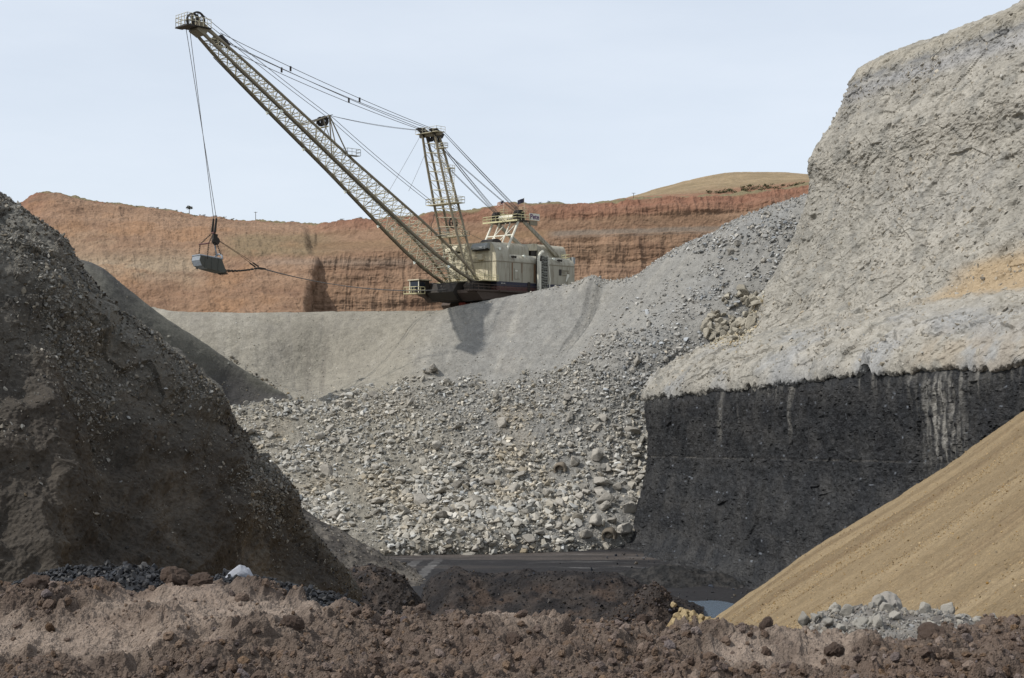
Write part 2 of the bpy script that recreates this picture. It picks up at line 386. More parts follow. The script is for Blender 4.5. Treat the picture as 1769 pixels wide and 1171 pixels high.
def c_high(p, n, S, rv, cu, d):
    z = p[:, 2]; t = fbm(p, 12, 5, 60); t2 = fbm(p, 2.0, 4, 61)
    c = mixc(C(142, 137, 127), C(154, 148, 137), sst(-.5, .6, t))
    c = mixc(c, C(126, 123, 116), sst(.0, .5, t2) * .65)
    # bedding: dark thin seam close under the rim, bluish and tan bands
    zz = z + .9 * fbm(p, 16, 3, 62) + .3 * fbm(p, 2, 2, 65)
    band = lambda z0, wd: np.exp(-((zz - z0) / wd) ** 2)
    c = mixc(c, C(104, 104, 104), np.clip(band(47.3, .5) * sst(-.5, .2, t2) * .75, 0, 1))
    c = mixc(c, C(142, 142, 144), np.clip(band(45.2, 1.6) * .55, 0, 1)); c = mixc(c, C(122, 118, 112), band(41.2, .5) * .45 * sst(-.3, .3, t2))
    c = mixc(c, C(150, 142, 126), band(49.6, 1.4) * .5); c = mixc(c, C(136, 134, 130), band(24, 4) * .3 * sst(-.2, .5, t))
    c = mixc(c, C(140, 141, 142), sst(4.6, 3.4, rv) * sst(-.2, .5, fbm(p, 7, 3, 66)) * .6)
    f1, r1, e1 = cell(p, 2.2, 67); c = c * (0.88 + .24 * r1)[:, None]
    # tan sand washed over the bench near the frame's right edge
    tt = 237 - p[:, 1]
    sl = sst(52, 60, tt + .6 * fbm(p, 3, 3, 68)) * sst(4.35, 4.75, rv + .05 * t2) * sst(6.3 + (tt - 66) * .02, 5.6, rv)
    c = mixc(c, C(156, 136, 108), sl * .9)
    rim = sst(74, 80, tt) * sst(3.6, 2.4, rv) * sst(-.5, .1, t2); c = mixc(c, C(156, 142, 122), rim * .45)
    c = c * np.array([.955, .968, .985])
    wsh = sst(60, 80, tt) * sst(6.2, 4.9, rv) * sst(-.3, .6, t2) * .15; c = mixc(c, C(158, 146, 130), wsh)
    return c
def post_high(p, rv, cu):
    p = p.copy(); j = sst(2.2, 1.0, rv)        # ragged lower edge over the coal
    q = p * np.array([1, 1, 0]); f, r, e = cell(q, 1.6, 70)
    nt = np.exp(-((237 - p[:, 1] - 67.5) / .9) ** 2) * 2.2
    p[:, 2] += j * (.42 * f + .35 * fbm(q, 5, 3, 71) + .45 * fbm(q, 1.0, 4, 72, .7) + nt); return p
high_pt = patch('highwall', prof_rows(hw_p, hw_w), 1000, 760, d_high, c_high, M_high, world=True, post=post_high, kv=[.5, .25, 1, 3, 3, 2.2, 5, 3.5, .8, 3.6, 3, 1, 4, 6])

# ------------------------------------------------------------------ spoil slope with the rubble of the blasted rock
#  columns are fall lines: (ridge), (upper), (rubble top), (rubble), (foot), (below)
ES = [
 [(-600, 530, 316), (-620, 610, 290), (-640, 700, 266), (-640, 820, 246), (-640, 962, 222), (-640, 1010, 222)],
 [(230, 530, 316), (210, 610, 290), (210, 700, 266), (230, 820, 246), (240, 962, 222), (240, 1010, 222)],
 [(300, 538, 302), (290, 615, 286), (300, 697, 266), (310, 820, 246), (320, 962, 222), (320, 1010, 222)],
 [(400, 540, 299), (400, 620, 284), (410, 694, 266), (420, 820, 246), (430, 962, 222), (430, 1010, 222)],
 [(500, 539, 299), (505, 625, 284), (515, 692, 266), (530, 820, 246), (540, 962, 222), (540, 1010, 222)],
 [(600, 538, 299), (575, 618, 286), (575, 690, 268), (640, 820, 246), (640, 962, 223), (640, 1010, 223)],
 [(700, 537, 299), (640, 612, 286), (610, 690, 267), (720, 820, 246), (730, 958, 224), (730, 1010, 224)],
 [(752, 537, 298), (720, 590, 286), (690, 684, 266), (790, 820, 246), (800, 956, 225), (800, 1010, 225)],
 [(800, 527, 296), (760, 582, 284), (740, 680, 265), (840, 820, 246), (860, 954, 226), (860, 1010, 226)],
 [(850, 518, 294), (820, 572, 283), (790, 678, 265), (890, 820, 246), (910, 953, 227), (910, 1010, 227)],
 [(900, 508, 292), (875, 565, 281), (840, 675, 264), (930, 820, 247), (950, 952, 228), (950, 1010, 228)],
 [(950, 498, 290), (935, 555, 280), (880, 672, 263), (965, 820, 247), (985, 950, 229), (985, 1010, 229)],
 [(1000, 486, 289), (985, 545, 280), (915, 672, 263), (1000, 820, 247), (1015, 948, 230), (1015, 1010, 230)],
 [(1022, 477, 288), (1005, 547, 280), (940, 672, 262), (1015, 820, 247), (1030, 947, 231), (1030, 1010, 231)],
 [(1048, 487, 288), (1024, 551, 280), (955, 668, 262), (1035, 820, 247), (1045, 946, 232), (1045, 1010, 232)],
 [(1082, 484, 287), (1035, 550, 279), (975, 665, 261), (1055, 820, 248), (1065, 944, 233), (1065, 1010, 233)],
 [(1140, 450, 285), (1080, 530, 276), (1010, 655, 260), (1080, 820, 248), (1085, 942, 234), (1085, 1010, 234)],
 [(1240, 400, 283), (1165, 500, 272), (1070, 640, 259), (1110, 820, 249), (1110, 940, 236), (1110, 1010, 236)],
 [(1310, 368, 280), (1240, 480, 268), (1130, 640, 257), (1150, 820, 250), (1150, 940, 240), (1150, 1010, 240)],
 [(1400, 338, 277), (1330, 460, 264), (1220, 640, 256), (1230, 820, 252), (1230, 940, 244), (1230, 1010, 244)],
 [(1500, 290, 274), (1420, 440, 262), (1330, 640, 256), (1330, 820, 254), (1330, 940, 250), (1330, 1010, 250)]]
ES = np.array(ES, float).swapaxes(0, 1)
BENCH = np.concatenate([ES[:1].copy(), ES[:1].copy(), ES[:1]], 0)
# the bench behind the crest: level ground under the machine
Wc = np.stack([(ES[..., 0] - PCX) / F * ES[..., 2], ES[..., 2], (HOR - ES[..., 1]) / F * ES[..., 2]], -1)
bz = np.interp(Wc[0][:, 0], [-90, -30, -10, 60], [12.9, 13.0, 13.3, 13.3])
b0 = np.stack([Wc[0][:, 0] * 1.25, np.full(21, 352.), bz + .5], -1); b1 = np.stack([Wc[0][:, 0] * 1.08, np.full(21, 322.), bz], -1); b2 = np.stack([Wc[0][:, 0] * 1.0 + .3, Wc[0][:, 1] + np.clip((Wc[0][:, 2] - bz) * 1.25, 3, 26), np.minimum(bz, Wc[0][:, 2])], -1)
G = np.concatenate([b0[None], b1[None], b2[None], Wc], 0)     # rows: 0..2 bench, 3 crest, 4 upper, 5 rubble top, 6 rubble, 7 foot, 8 below
def rub(rv, cu, p):        # where the coarse rubble lies
    r = sst(4.75, 5.15, rv + .35 * fbm(p, 9, 3, 90) + .35 * sst(10, 15, cu) - .0)
    r = np.maximum(r, sst(4.15, 4.7, rv + .3 * fbm(p, 7, 3, 91)) * sst(14.2, 16.5, cu) * .4)
    r = np.maximum(r, sst(15.8, 17.2, cu + .5 * fbm(p, 6, 3, 94)) * sst(3.15, 3.5, rv) * .18)
    return r
def d_sp(p, n, S, rv, cu):
    cu = cu - 1
    pxx = p[:, 0] / p[:, 1] * F + PCX
    rb = rub(rv, cu, p)
    gl = np.stack([S[:, 0] / 16., S[:, 1] / 200. , np.zeros(len(S))], 1) + .35 * fbm(p, 7, 3, 88)[:, None]
    face = sst(2.9, 3.4, rv) * sst(6, 5, rv)
    d = face * (.08 * fbm(gl, 1, 3, 92) * sst(7, 3.3, rv) + .45 * fbm(p, 12, 3, 89) + .45 * fbm(np.stack([cu * 1.0, rv * .22, 0 * rv], 1), 1.5, 3, 86) * sst(6, 4.6, rv)) + (.16 + .16 * sst(3.1, 3.8, rv)) * fbm(p, 2.4, 5, 95, .6) - 3.8 * np.exp(-((pxx - 545) / 110) ** 2) * np.exp(-((rv - 4.1) / .6) ** 2)
    d = d + .35 * fbm(p * np.array([1, .3, .3]), 3, 4, 84) * np.exp(-((rv - 3) / .12) ** 2)
    cw_ = cu + .5 * fbm(p, 14, 3, 83)
    d = d + np.interp(cw_, [3.5, 6.2, 8.8, 12, 14.0, 16.5], [0, 1.6, -.8, .5, .1, .4]) * sst(3.0, 3.7, rv) * sst(5.7, 4.5, rv)
    # cones of the spoil tipped beside the machine
    d = d + rb * (.25 * fbm(p, 1.2, 3, 96) + .8 * fbm(p, 10, 3, 97))
    d = d + sst(3.3, 3.0, rv) * sst(11, 15, cu) * (.5 * fbm(p, 5, 3, 98) + .4)
    return d
def c_sp(p, n, S, rv, cu, d):
    cu = cu - 1
    gl = np.stack([S[:, 0] / 16., S[:, 1] / 300., np.zeros(len(S))], 1)
    s = fbm(gl, 1, 4, 100); t = fbm(p, 8, 4, 101); fine = fbm(p, .9, 3, 102)
    left = sst(8.5, 5.5, cu + .8 * t)
    c = mixc(C(128, 126, 121), C(132, 127, 116), left)
    c = mixc(c, C(154, 149, 139), sst(.05, .6, s * .5 + .7 * t) * .4)
    c = mixc(c, C(116, 112, 106), sst(.1, .6, -s * .6 + .6 * t) * .35)
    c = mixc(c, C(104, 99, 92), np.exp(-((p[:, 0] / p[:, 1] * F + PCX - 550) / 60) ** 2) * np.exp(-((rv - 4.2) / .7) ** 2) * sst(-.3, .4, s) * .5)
    c = mixc(c, C(122, 123, 122), sst(15, 17, cu) * sst(-.2, .5, t) * .7)
    c = mixc(c, C(138, 130, 117), sst(.25, .6, fbm(p, 11, 3, 103)) * rub(rv, cu, p) * .5)
    c = c * (1 + .22 * fine)[:, None] * (1 - .10 * rub(rv, cu, p))[:, None]  # bed under the rubble darkened for the shade in the gaps
    return c
GW = G * 10; lu_ = np.linalg.norm(np.diff(GW, axis=1), axis=2).mean(0) + 3; lu_[0] *= .12
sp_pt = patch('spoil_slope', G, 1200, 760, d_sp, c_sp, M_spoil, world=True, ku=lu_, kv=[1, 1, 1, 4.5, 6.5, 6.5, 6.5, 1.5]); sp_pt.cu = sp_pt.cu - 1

# ------------------------------------------------------------------ red cliffs behind
cols = []
def sil(px): return np.interp(px, [-80, 20, 34, 60, 90, 120, 150, 200, 260, 330, 380, 430, 500, 560, 566, 572, 600, 640, 700, 750, 850, 1000, 1082, 1164, 1246, 1300, 1382, 1500], [420, 372, 356, 341, 335, 339, 346, 354, 361, 371, 379, 385, 387, 388, 394, 387, 384, 379, 372, 368, 357, 352, 345, 343, 337, 334, 320, 312])
for px in [-80, 0, 34, 60, 90, 150, 260, 380, 470, 524, 541]:
    s = sil(px); e = np.interp(px, [380, 541], [0, 1]); cols.append([(px, 575, 340), (px, 530, 347), (px, 480, 358), (px, 430 if s < 400 else s + 30, 372 - 2 * e), (px, max(s + 14, s + (430 - s) * .35), 388 - 5 * e), (px, s + 3, 400 - 8 * e), (px, s, 406 - 10 * e), (px, s + 6, 470)] if px < 541 else [(520, 575, 342), (527, 530, 349), (535, 482, 359.5), (543, 441, 368.5), (541, 421, 380), (541, 402, 388), (px, s, 394), (px, s + 6, 460)])
for px in [549, 600, 700, 800, 900, 1000, 1100, 1200, 1300, 1400, 1520]:
    s = sil(px); k = np.interp(px, [545, 700, 850, 960, 1230, 1500], [440, 432, 420, 412, 404, 398])
    h = np.interp(px, [545, 640, 800, 960], [1.0, .8, .4, 0])
    e = 1 if px < 560 else 0; cols.append([(px - 18 * e, 575, 361), (px - 13 * e, (560 + k) / 2 + 22, 362), (px - 5 * e, (560 + k) / 2 - 22, 365.5 + e), (px + 3 * e, k, 368), (px, k - 13 - 6 * h, 370 + 12 * h), (px, s + 16 + (4 if px > 900 else -2), 372 + 17 * h), (px, s, 376 + 18 * h), (px, s + 6, 450)])
CG = np.array(cols, float).swapaxes(0, 1)
def d_cl(p, n, S, rv, cu):
    right = np.maximum(sst(8.7, 10.1, cu) * sst(3.6, 2.6, rv), sst(6.5, 13, cu) * sst(2.8, 3.6, rv)); rlow = .55
    face = np.clip(sst(.2, .6, rv) * sst(3.1, 2.8, rv) + sst(4.6, 4.9, rv) * sst(6.1, 5.9, rv), 0, 1)
    q = p * np.array([1, .6, .12]); v1 = fbm(q, 5, 4, 110, ridged=True); v2 = fbm(p * np.array([1, .5, .10]), 1.8, 3, 111, ridged=True)
    hz = fbm(p * np.array([.08, .3, 1]), 2.0, 4, 112)
    f1, r1, e1 = cell(p * np.array([.8, 1, 1.2]), 6, 113)
    but = fbm(p * np.array([1, .3, .03]), 16, 3, 114)
    d = right * face * (.6 * v1 + .35 * v2 + .7 * hz + .12 * f1 + 1.2 * but + .3 * fbm(p, 4, 4, 122))
    up = sst(4.5, 4.9, rv) * sst(11.6, 13, cu); d = d + up * (1.6 * fbm(p * np.array([1, .3, .06]), 9, 4, 115))
    left = 1 - right
    gl = np.stack([p[:, 0] + .35 * p[:, 2], np.zeros(len(p)), p[:, 2] * .15], 1)
    d = d + left * (.7 * fbm(gl, 7, 4, 116) + .7 * fbm(p, 5, 5, 117, .6) + 1.3 * fbm(p, 22, 3, 118) + .5 * hz + .4 * fbm(np.stack([p[:, 0] + .6 * p[:, 2], 0 * p[:, 0], p[:, 2] * .35], 1), 5, 5, 123, .6, True))
    d = d + sst(5.9, 6, rv) * .6 * fbm(p, 2.5, 3, 119)
    d = d + .16 * fbm(p, .9, 2, 120)
    vec = np.zeros_like(p); vec[:, 0] = 1.6 * fbm(p * np.array([0, 0, 1]), 9, 4, 124, .6) * np.exp(-((cu - 9.6) / .9) ** 2) * sst(4, 2.5, rv)
    return d, vec
def c_cl(p, n, S, rv, cu, d):
    t = fbm(p, 18, 4, 130); hz = fbm(p * np.array([.03, .1, 1]), 3.0, 5, 131); right = np.maximum(sst(8.3, 11.5, cu) * sst(3.6, 2.6, rv), sst(6.5, 13, cu) * sst(2.8, 3.6, rv)); f = fbm(p, 2, 4, 132)
    c = mixc(C(144, 114, 93), C(130, 100, 80), sst(-.4, .5, hz))
    rgt = sst(9.2, 13, cu); red = sst(5.2, 5.9, rv + .25 * t) * (.35 + .65 * sst(7, 2, cu)) + rgt * sst(4.7, 5.0, rv) * .75 + sst(5.5, 2, cu) * sst(3, 5, rv + t) * .8
    c = mixc(c, C(130, 90, 73), np.clip(red, 0, 1) * .85)
    c = mixc(c, C(148, 121, 99), sst(.15, .6, fbm(p * np.array([.6, 1, 1]), 9, 4, 133)) * .55 * (1 - .5 * right))
    c = mixc(c, C(148, 119, 96), right * sst(.25, .6, hz) * .55)
    c = mixc(c, C(96, 70, 58), right * sst(.15, .5, -hz) * .4)
    # olive-grey weathered band and grey seam
    px = p[:, 0] / p[:, 1] * F + PCX; py = HOR - p[:, 2] / p[:, 1] * F
    c = mixc(c, C(116, 104, 80), sst(360, 420, px) * sst(620, 520, px) * sst(398, 412, py + 4 * f) * sst(448, 434, py + 4 * f) * .55)
    c = mixc(c, C(132, 112, 98), sst(430, 480, px) * sst(1000, 700, px) * np.exp(-((py - 452 + 4 * t) / 7) ** 2) * .6)
    c = mixc(c, C(150, 136, 116), sst(240, 140, np.abs(px - 210) * 1.3) * np.exp(-((py - 460 + 14 * t) / 22) ** 2) * .5)
    c = mixc(c, C(104, 86, 70), sst(.05, .5, fbm(p * np.array([.35, 1, 1.3]), 12, 5, 136, .6)) * .55); c = mixc(c, C(112, 84, 68), sst(.15, .55, fbm(p * np.array([.5, 1, 1]), 6, 5, 134)) * .5); c = mixc(c, C(150, 112, 84), (1 - right) * sst(.1, .5, fbm(p, 12, 4, 135)) * .5)
    talus = right * sst(2.95, 3.1, rv) * sst(4.15, 3.85, rv + .1 * f) * sst(930, 965, px)
    c = mixc(c, C(118, 106, 96), talus * .7)
    talus2 = right * sst(2.95, 3.1, rv) * sst(4.3, 3.9, rv) * (1 - sst(930, 965, px)); c = mixc(c, C(122, 96, 72), talus2 * .7)
    top = sst(5.95, 6.1, rv); c = mixc(c, C(118, 104, 78), top)
    c = c * (1 + .2 * f)[:, None] * np.array([.90, .97, .98])
    return c
cl_pt = patch('cliff', CG, 1500, 420, d_cl, c_cl, M_cliff)

HG = []
for px, s in [(1000, 356), (1040, 353), (1070, 346), (1100, 337), (1150, 322), (1200, 309), (1240, 301), (1290, 297), (1340, 297), (1400, 302), (1500, 318), (1650, 360)]:
    b = sil(px)
    HG.append([(px, b + 14, 378), (px, b - 1 if px > 1060 else b + 4, 400), (px, (b + s) / 2, 450), (px, s + 3 if px > 1060 else s + 2, 500), (px, s, 530), (px, s + 12, 640)])
def c_gr(p, n, S, rv, cu, d):
    t = fbm(p, 14, 5, 140); f = fbm(p, 2, 3, 141)
    c = mixc(C(142, 124, 98), C(127, 111, 86), sst(-.4, .5, t)); c = mixc(c, C(126, 90, 72), sst(2.1, 1.1, rv + .5 * t) * .8)
    return c * (1 + .14 * f)[:, None]
hill_pt = patch('hill', np.array(HG, float).swapaxes(0, 1), 460, 260, lambda p, n, S, rv, cu: .5 * fbm(p, 9, 4, 142) * sst(5, 3.5, rv) + .12 * fbm(p, 1.5, 2, 143), c_gr, M_grass, up=False)

# ------------------------------------------------------------------ grey spoil bank behind the dark mound
crest = [(-700, 440, 262), (-350, 430, 258), (60, 425, 256), (110, 445, 258), (140, 449, 260), (175, 462, 261), (210, 490, 262), (280, 545, 264), (350, 590, 266), (400, 625, 267), (470, 668, 268), (515, 692, 269), (560, 712, 272)]
foot = [(-700, 900, 205), (-350, 890, 210), (60, 880, 214), (100, 900, 215), (140, 920, 216), (190, 940, 220), (250, 925, 228), (300, 850, 241), (350, 768, 255), (400, 702, 264), (455, 696, 265.5), (514, 696, 267.5), (556, 716, 271)]
mid = [((a[0] * .55 + b[0] * .45), a[1] * .55 + b[1] * .45, a[2] * .6 + b[2] * .4) for a, b in zip(crest, foot)]
back = [(a[0] - 20, a[1] + 60, a[2] + 26) for a in crest]
def d_bk(p, n, S, rv, cu):
    gl = np.stack([S[:, 0] / 20., S[:, 1] / 260., np.zeros(len(S))], 1)
    return (.35 * fbm(p, 7, 5, 151) * (.2 + .8 * np.clip(np.abs(rv - 1) * 3, 0, 1)) + .12 * fbm(p, 1.5, 4, 152, .65))
def c_bk(p, n, S, rv, cu, d):
    t = fbm(p, 9, 4, 153); f = fbm(p, 1, 3, 154)
    gl = np.stack([S[:, 0] / 14., S[:, 1] / 300., np.zeros(len(S))], 1); s = fbm(gl, 1, 3, 155)
    c = mixc(C(100, 98, 90), C(80, 78, 75), sst(-.2, .7, t + .4 * (rv - 1.3) )); c = mixc(c, C(70, 68, 67), sst(3, 8, cu) * sst(1.2, 2.2, rv) * .7)
    c = mixc(c, C(112, 108, 98), sst(.1, .6, s) * .12)
    return c * (1 + .2 * f)[:, None]
bk_pt = patch('spoil_bank', np.array([back, crest, mid, foot], float), 560, 420, d_bk, c_bk, M_spoil, kv=[.5, 1, 1])

# gravel fan at the left toe of the rubble, its shade painted into dark tones
fan = np.array([[(100, 960, 232), (420, 900, 226), (480, 905, 226), (560, 925, 224), (640, 960, 218), (720, 990, 212)],
                [(60, 870, 205), (420, 840, 205), (485, 862, 203), (560, 903, 203), (645, 947, 204), (720, 985, 205)],
                [(60, 980, 180), (420, 960, 182), (485, 990, 182), (560, 1010, 184), (660, 1010, 190), (735, 1000, 198)],
                [(60, 1090, 160), (420, 1080, 165), (485, 1090, 165), (560, 1080, 168), (660, 1060, 175), (740, 1040, 185)]], float)
fan_pt = patch('gravel_fan', fan, 360, 260, lambda p, n, S, rv, cu: .45 * fbm(p, 5, 4, 160) + .2 * fbm(p, 1, 3, 161),
      lambda p, n, S, rv, cu, d: mixc(C(74, 70, 66), C(108, 102, 94), sst(-.3, .6, fbm(p, 2, 4, 162))), M_dark)

# ------------------------------------------------------------------ dark mound on the left, close
mc = [(-260, 190, 62), (-120, 270, 63), (0, 345, 64), (60, 378, 64.5), (105, 405, 65), (133, 440, 65.5), (160, 490, 66), (195, 555, 66.5), (228, 566, 67), (275, 596, 67.5), (330, 640, 68), (385, 690, 68.6), (412, 722, 69), (440, 780, 69.5), (475, 820, 70), (502, 856, 70.5), (522, 898, 71), (562, 940, 71.6), (598, 985, 72.3), (610, 1040, 73), (616, 1120, 74)]
mf = []
for (px, py, Y) in mc:
    run = np.interp(px, [-260, 0, 300, 616], [30, 27, 21, 12]); z = (HOR - py) / F * Y; Y2 = Y - run; z2 = z - run * np.interp(px, [-260, 0, 400, 616], [1.0, .92, .72, .6])
    p2 = px - np.interp(px, [0, 616], [10, 120]); mf.append((p2, HOR - z2 * F / Y2, Y2))
mm = lambda k: [(a[0] * (1 - k) + b[0] * k, HOR - ((HOR - a[1]) * a[2] * (1 - k) + (HOR - b[1]) * b[2] * k) / (a[2] * (1 - k) + b[2] * k) , a[2] * (1 - k) + b[2] * k) for a, b in zip(mc, mf)]
bkr = [(a[0] - 30, a[1] + 130, a[2] + 14) for a in mc]
def d_md(p, n, S, rv, cu):
    f0, r0, e0 = cell(p, 5.5, 170); f1, r1, e1 = cell(p, 2.2, 171); f2, r2, e2 = cell(p, .8, 172)
    q = np.stack([p[:, 0] - .5 * p[:, 2], p[:, 1], p[:, 2] * .5 + p[:, 0] * .3], 1)
    up = sst(2.4, 1.4, rv + cu / 22.)
    edge = .0 + 1.0 * np.clip(np.abs(rv - 1) * 5, 0, 1)
    d = .75 * fbm(q, 9, 4, 173) * edge + .42 * fbm(p, 2.8, 6, 174, .66) + (.24 * f1 + .14 * f2) * (.3 + .7 * edge) * up + .42 * (1 - up) * fbm(p @ np.array([[.8, 0, .6], [0, 1, 0], [-.6, 0, .8]]) * np.array([1, 1, .5]), 1.5, 5, 179, .62) + .7 * (1 - up) * edge * fbm(p @ np.array([[.8, 0, .6], [0, 1, 0], [-.6, 0, .8]]) * np.array([1, 1, .4]), 4, 3, 185, .5, True)
    # broken layers dipping to the right on the upper face, dug hollows below
    a = p[:, 2] + .62 * p[:, 0] + 1.8 * fbm(p, 7, 4, 175); k = a / 3.6; s = k - np.floor(k)
    d = d + up * edge * 1.5 * (sst(0, .35, s) * sst(1.0, .35, s) - .4) * (.6 + .8 * fbm(p, 5, 2, 184))
    hol = sst(-.1, .8, fbm(p * np.array([1, 1, .6]), 6, 3, 178)); d = d - .8 * hol * edge * (1 - up)
    return d
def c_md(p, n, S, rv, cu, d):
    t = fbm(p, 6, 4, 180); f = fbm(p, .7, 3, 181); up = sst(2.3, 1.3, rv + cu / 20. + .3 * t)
    c = mixc(C(66, 61, 55), C(108, 105, 98), up)  # dark earth below, grey rock above, its colour lightened for sunlit ledges
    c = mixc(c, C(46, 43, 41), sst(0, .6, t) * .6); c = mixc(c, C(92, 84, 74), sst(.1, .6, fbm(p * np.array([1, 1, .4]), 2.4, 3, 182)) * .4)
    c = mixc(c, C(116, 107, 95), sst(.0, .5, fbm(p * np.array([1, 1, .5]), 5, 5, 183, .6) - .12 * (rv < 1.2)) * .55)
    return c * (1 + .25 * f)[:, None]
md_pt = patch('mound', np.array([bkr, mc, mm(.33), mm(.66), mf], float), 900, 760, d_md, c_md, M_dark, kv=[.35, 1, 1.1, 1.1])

# ------------------------------------------------------------------ tan sand slope on the right
def tanrow(off):
    r = []
    for k, px in enumerate([1120, 1235, 1300, 1400, 1520, 1640, 1769, 1900, 2100, 2500]):
        Y = 118; py = 1062 - (px - 1235) * .655 + 4 * math.sin(px / 60.); x = (px - PCX) / F * Y; z = (HOR - py) / F * Y
        r.append((x - off * .31, Y - off, z - .02 * off))
    return r
tb = [(x + 4, y + 12, z - 12) for x, y, z in tanrow(0)]
def d_tn(p, n, S, rv, cu):
    a = p[:, 1] + .06 * p[:, 0]
    q = np.stack([a, p[:, 0] * .04, p[:, 2] * .04], 1)
    e = .2 + .8 * np.clip(np.abs(rv - 1) * 4, 0, 1)
    return .16 * fbm(p, 5, 4, 196) * (rv > .5) + e * (.5 * fbm(q, 6, 5, 190) + .12 * fbm(q, 1.3, 3, 191)) + .09 * fbm(p, .7, 4, 192)
def c_tn(p, n, S, rv, cu, d):
    q = np.stack([p[:, 1], p[:, 0] * .05, p[:, 2] * .05], 1); s = fbm(q, 4, 5, 193); f = fbm(p, .35, 3, 194)
    c = mixc(C(138, 120, 91), C(121, 104, 78), sst(-.3, .5, s)); c = mixc(c, C(150, 132, 103), sst(.2, .6, -s) * .6)
    c = mixc(c, C(106, 88, 66), sst(.1, .55, fbm(q, 1.2, 4, 195)) * .55)
    return c * (1 + .16 * f)[:, None] * np.array([.93, .94, .985])
tan_pt = patch('sand_slope', np.array([tb, tanrow(0), tanrow(12), tanrow(30), tanrow(50), tanrow(75), tanrow(92)], float), 800, 600, d_tn, c_tn, M_sand, world=True, smooth=True, kv=[.3, 1, 1.6, 2, 3, 3])

# ------------------------------------------------------------------ stockpiles and water on the pit floor
def heap(name, crest, Y, run, colf, amp=.5, nu=300, nv=160, mat=M_dark, ped=1.0):
    cr = [(a[0], a[1], Y) for a in crest]
    ft = [(a[0] + (a[0] - PCX) * .0, HOR + 29.6 / (Y - run) * F, Y - run) for a in crest]
    bk = [(a[0], HOR + 29.6 / (Y + run) * F, Y + run) for a in crest]
    md = [(a[0], a[1] + (HOR + 29.6 / (Y - run) * F - a[1]) * .35, Y - run * .4) for a in crest]
    return patch(name, np.array([bk, cr, md, ft], float), nu, nv, lambda p, n, S, rv, cu: amp * fbm(p, 5, 5, 200) + .25 * fbm(p, 1.6, 4, 201, ridged=True) + .12 * fbm(p, .5, 3, 202), colf, mat, kv=[.4, 1, 1])
cdark = lambda p, n, S, rv, cu, d: mixc(mixc(C(38, 36, 36), C(64, 58, 54), sst(-.3, .6, fbm(p, 2, 4, 203))), C(82, 68, 58), sst(.12, .5, fbm(p * np.array([1, 1, .6]), 3.5, 4, 204)) * sst(1.05, 1.7, rv) * .55)
cbr = lambda p, n, S, rv, cu, d: mixc(mixc(C(56, 51, 48), C(40, 37, 36), sst(-.1, .5, fbm(p, 3, 4, 205))), C(98, 84, 74), sst(.1, .6, fbm(p, 1.2, 4, 206)) * .5)
HE = []; HE.append(heap('coal_stockpile', [(725, 1060), (738, 1012), (752, 994), (790, 979), (812, 984), (850, 992), (900, 985), (960, 987), (1040, 986), (1090, 996), (1120, 1012), (1180, 1040), (1215, 1060)], 160, 20, cdark))
HE.append(heap('dirt_heap', [(1040, 1064), (1070, 1052), (1095, 1028), (1112, 1014), (1130, 1008), (1142, 1016), (1158, 1034), (1172, 1056), (1185, 1075)], 138, 12, cbr, nu=200))
HE.append(heap('dirt_bank', [(545, 1030), (595, 992), (625, 983), (650, 981), (675, 987), (697, 1000), (716, 1020), (735, 1050), (750, 1075)], 140, 14, cbr, nu=240))
heap('toe_debris', [(1040, 1002), (1100, 985), (1150, 975), (1210, 985), (1260, 996), (1320, 1006), (1400, 1010)], 197, 7, lambda p, n, S, rv, cu, d: mixc(C(40, 40, 40), C(60, 58, 56), sst(-.3, .6, fbm(p, 1, 4, 207))), nu=240, amp=.7)
wm = bpy.data.materials.new('water'); wm.use_nodes = True; wb = wm.node_tree.nodes['Principled BSDF']
wb.inputs['Base Color'].default_value = (*s2l((92, 104, 116)), 1); wb.inputs['Roughness'].default_value = 0.12
wnz = N(wm.node_tree, 'ShaderNodeTexNoise'); wnz.inputs['Scale'].default_value = 1.5; wnz.inputs['Detail'].default_value = 4
wbu = N(wm.node_tree, 'ShaderNodeBump'); wbu.inputs['Strength'].default_value = 0.35; wbu.inputs['Distance'].default_value = 0.2
wtc = N(wm.node_tree, 'ShaderNodeTexCoord'); wmp = N(wm.node_tree, 'ShaderNodeMapping'); wmp.inputs['Scale'].default_value = (.7, 2.5, 1)
wm.node_tree.links.new(wtc.outputs['Object'], wmp.inputs[0]); wm.node_tree.links.new(wmp.outputs[0], wnz.inputs['Vector']); wm.node_tree.links.new(wnz.outputs[0], wbu.inputs['Height']); wm.node_tree.links.new(wbu.outputs[0], wb.inputs['Normal'])
ang = np.linspace(0, 2 * math.pi, 60, endpoint=False); rr = 1 + .12 * np.sin(3 * ang + 1) + .07 * np.sin(7 * ang)
wv = np.stack([22 + 9 * rr * np.cos(ang), 160 + 19 * rr * np.sin(ang), np.full(60, -28.55)], 1); wv = np.vstack([wv, [22, 160, -28.55]])
mk('water', wv, [(i, (i + 1) % 60, 60) for i in range(60)], None, wm, kind='structure')

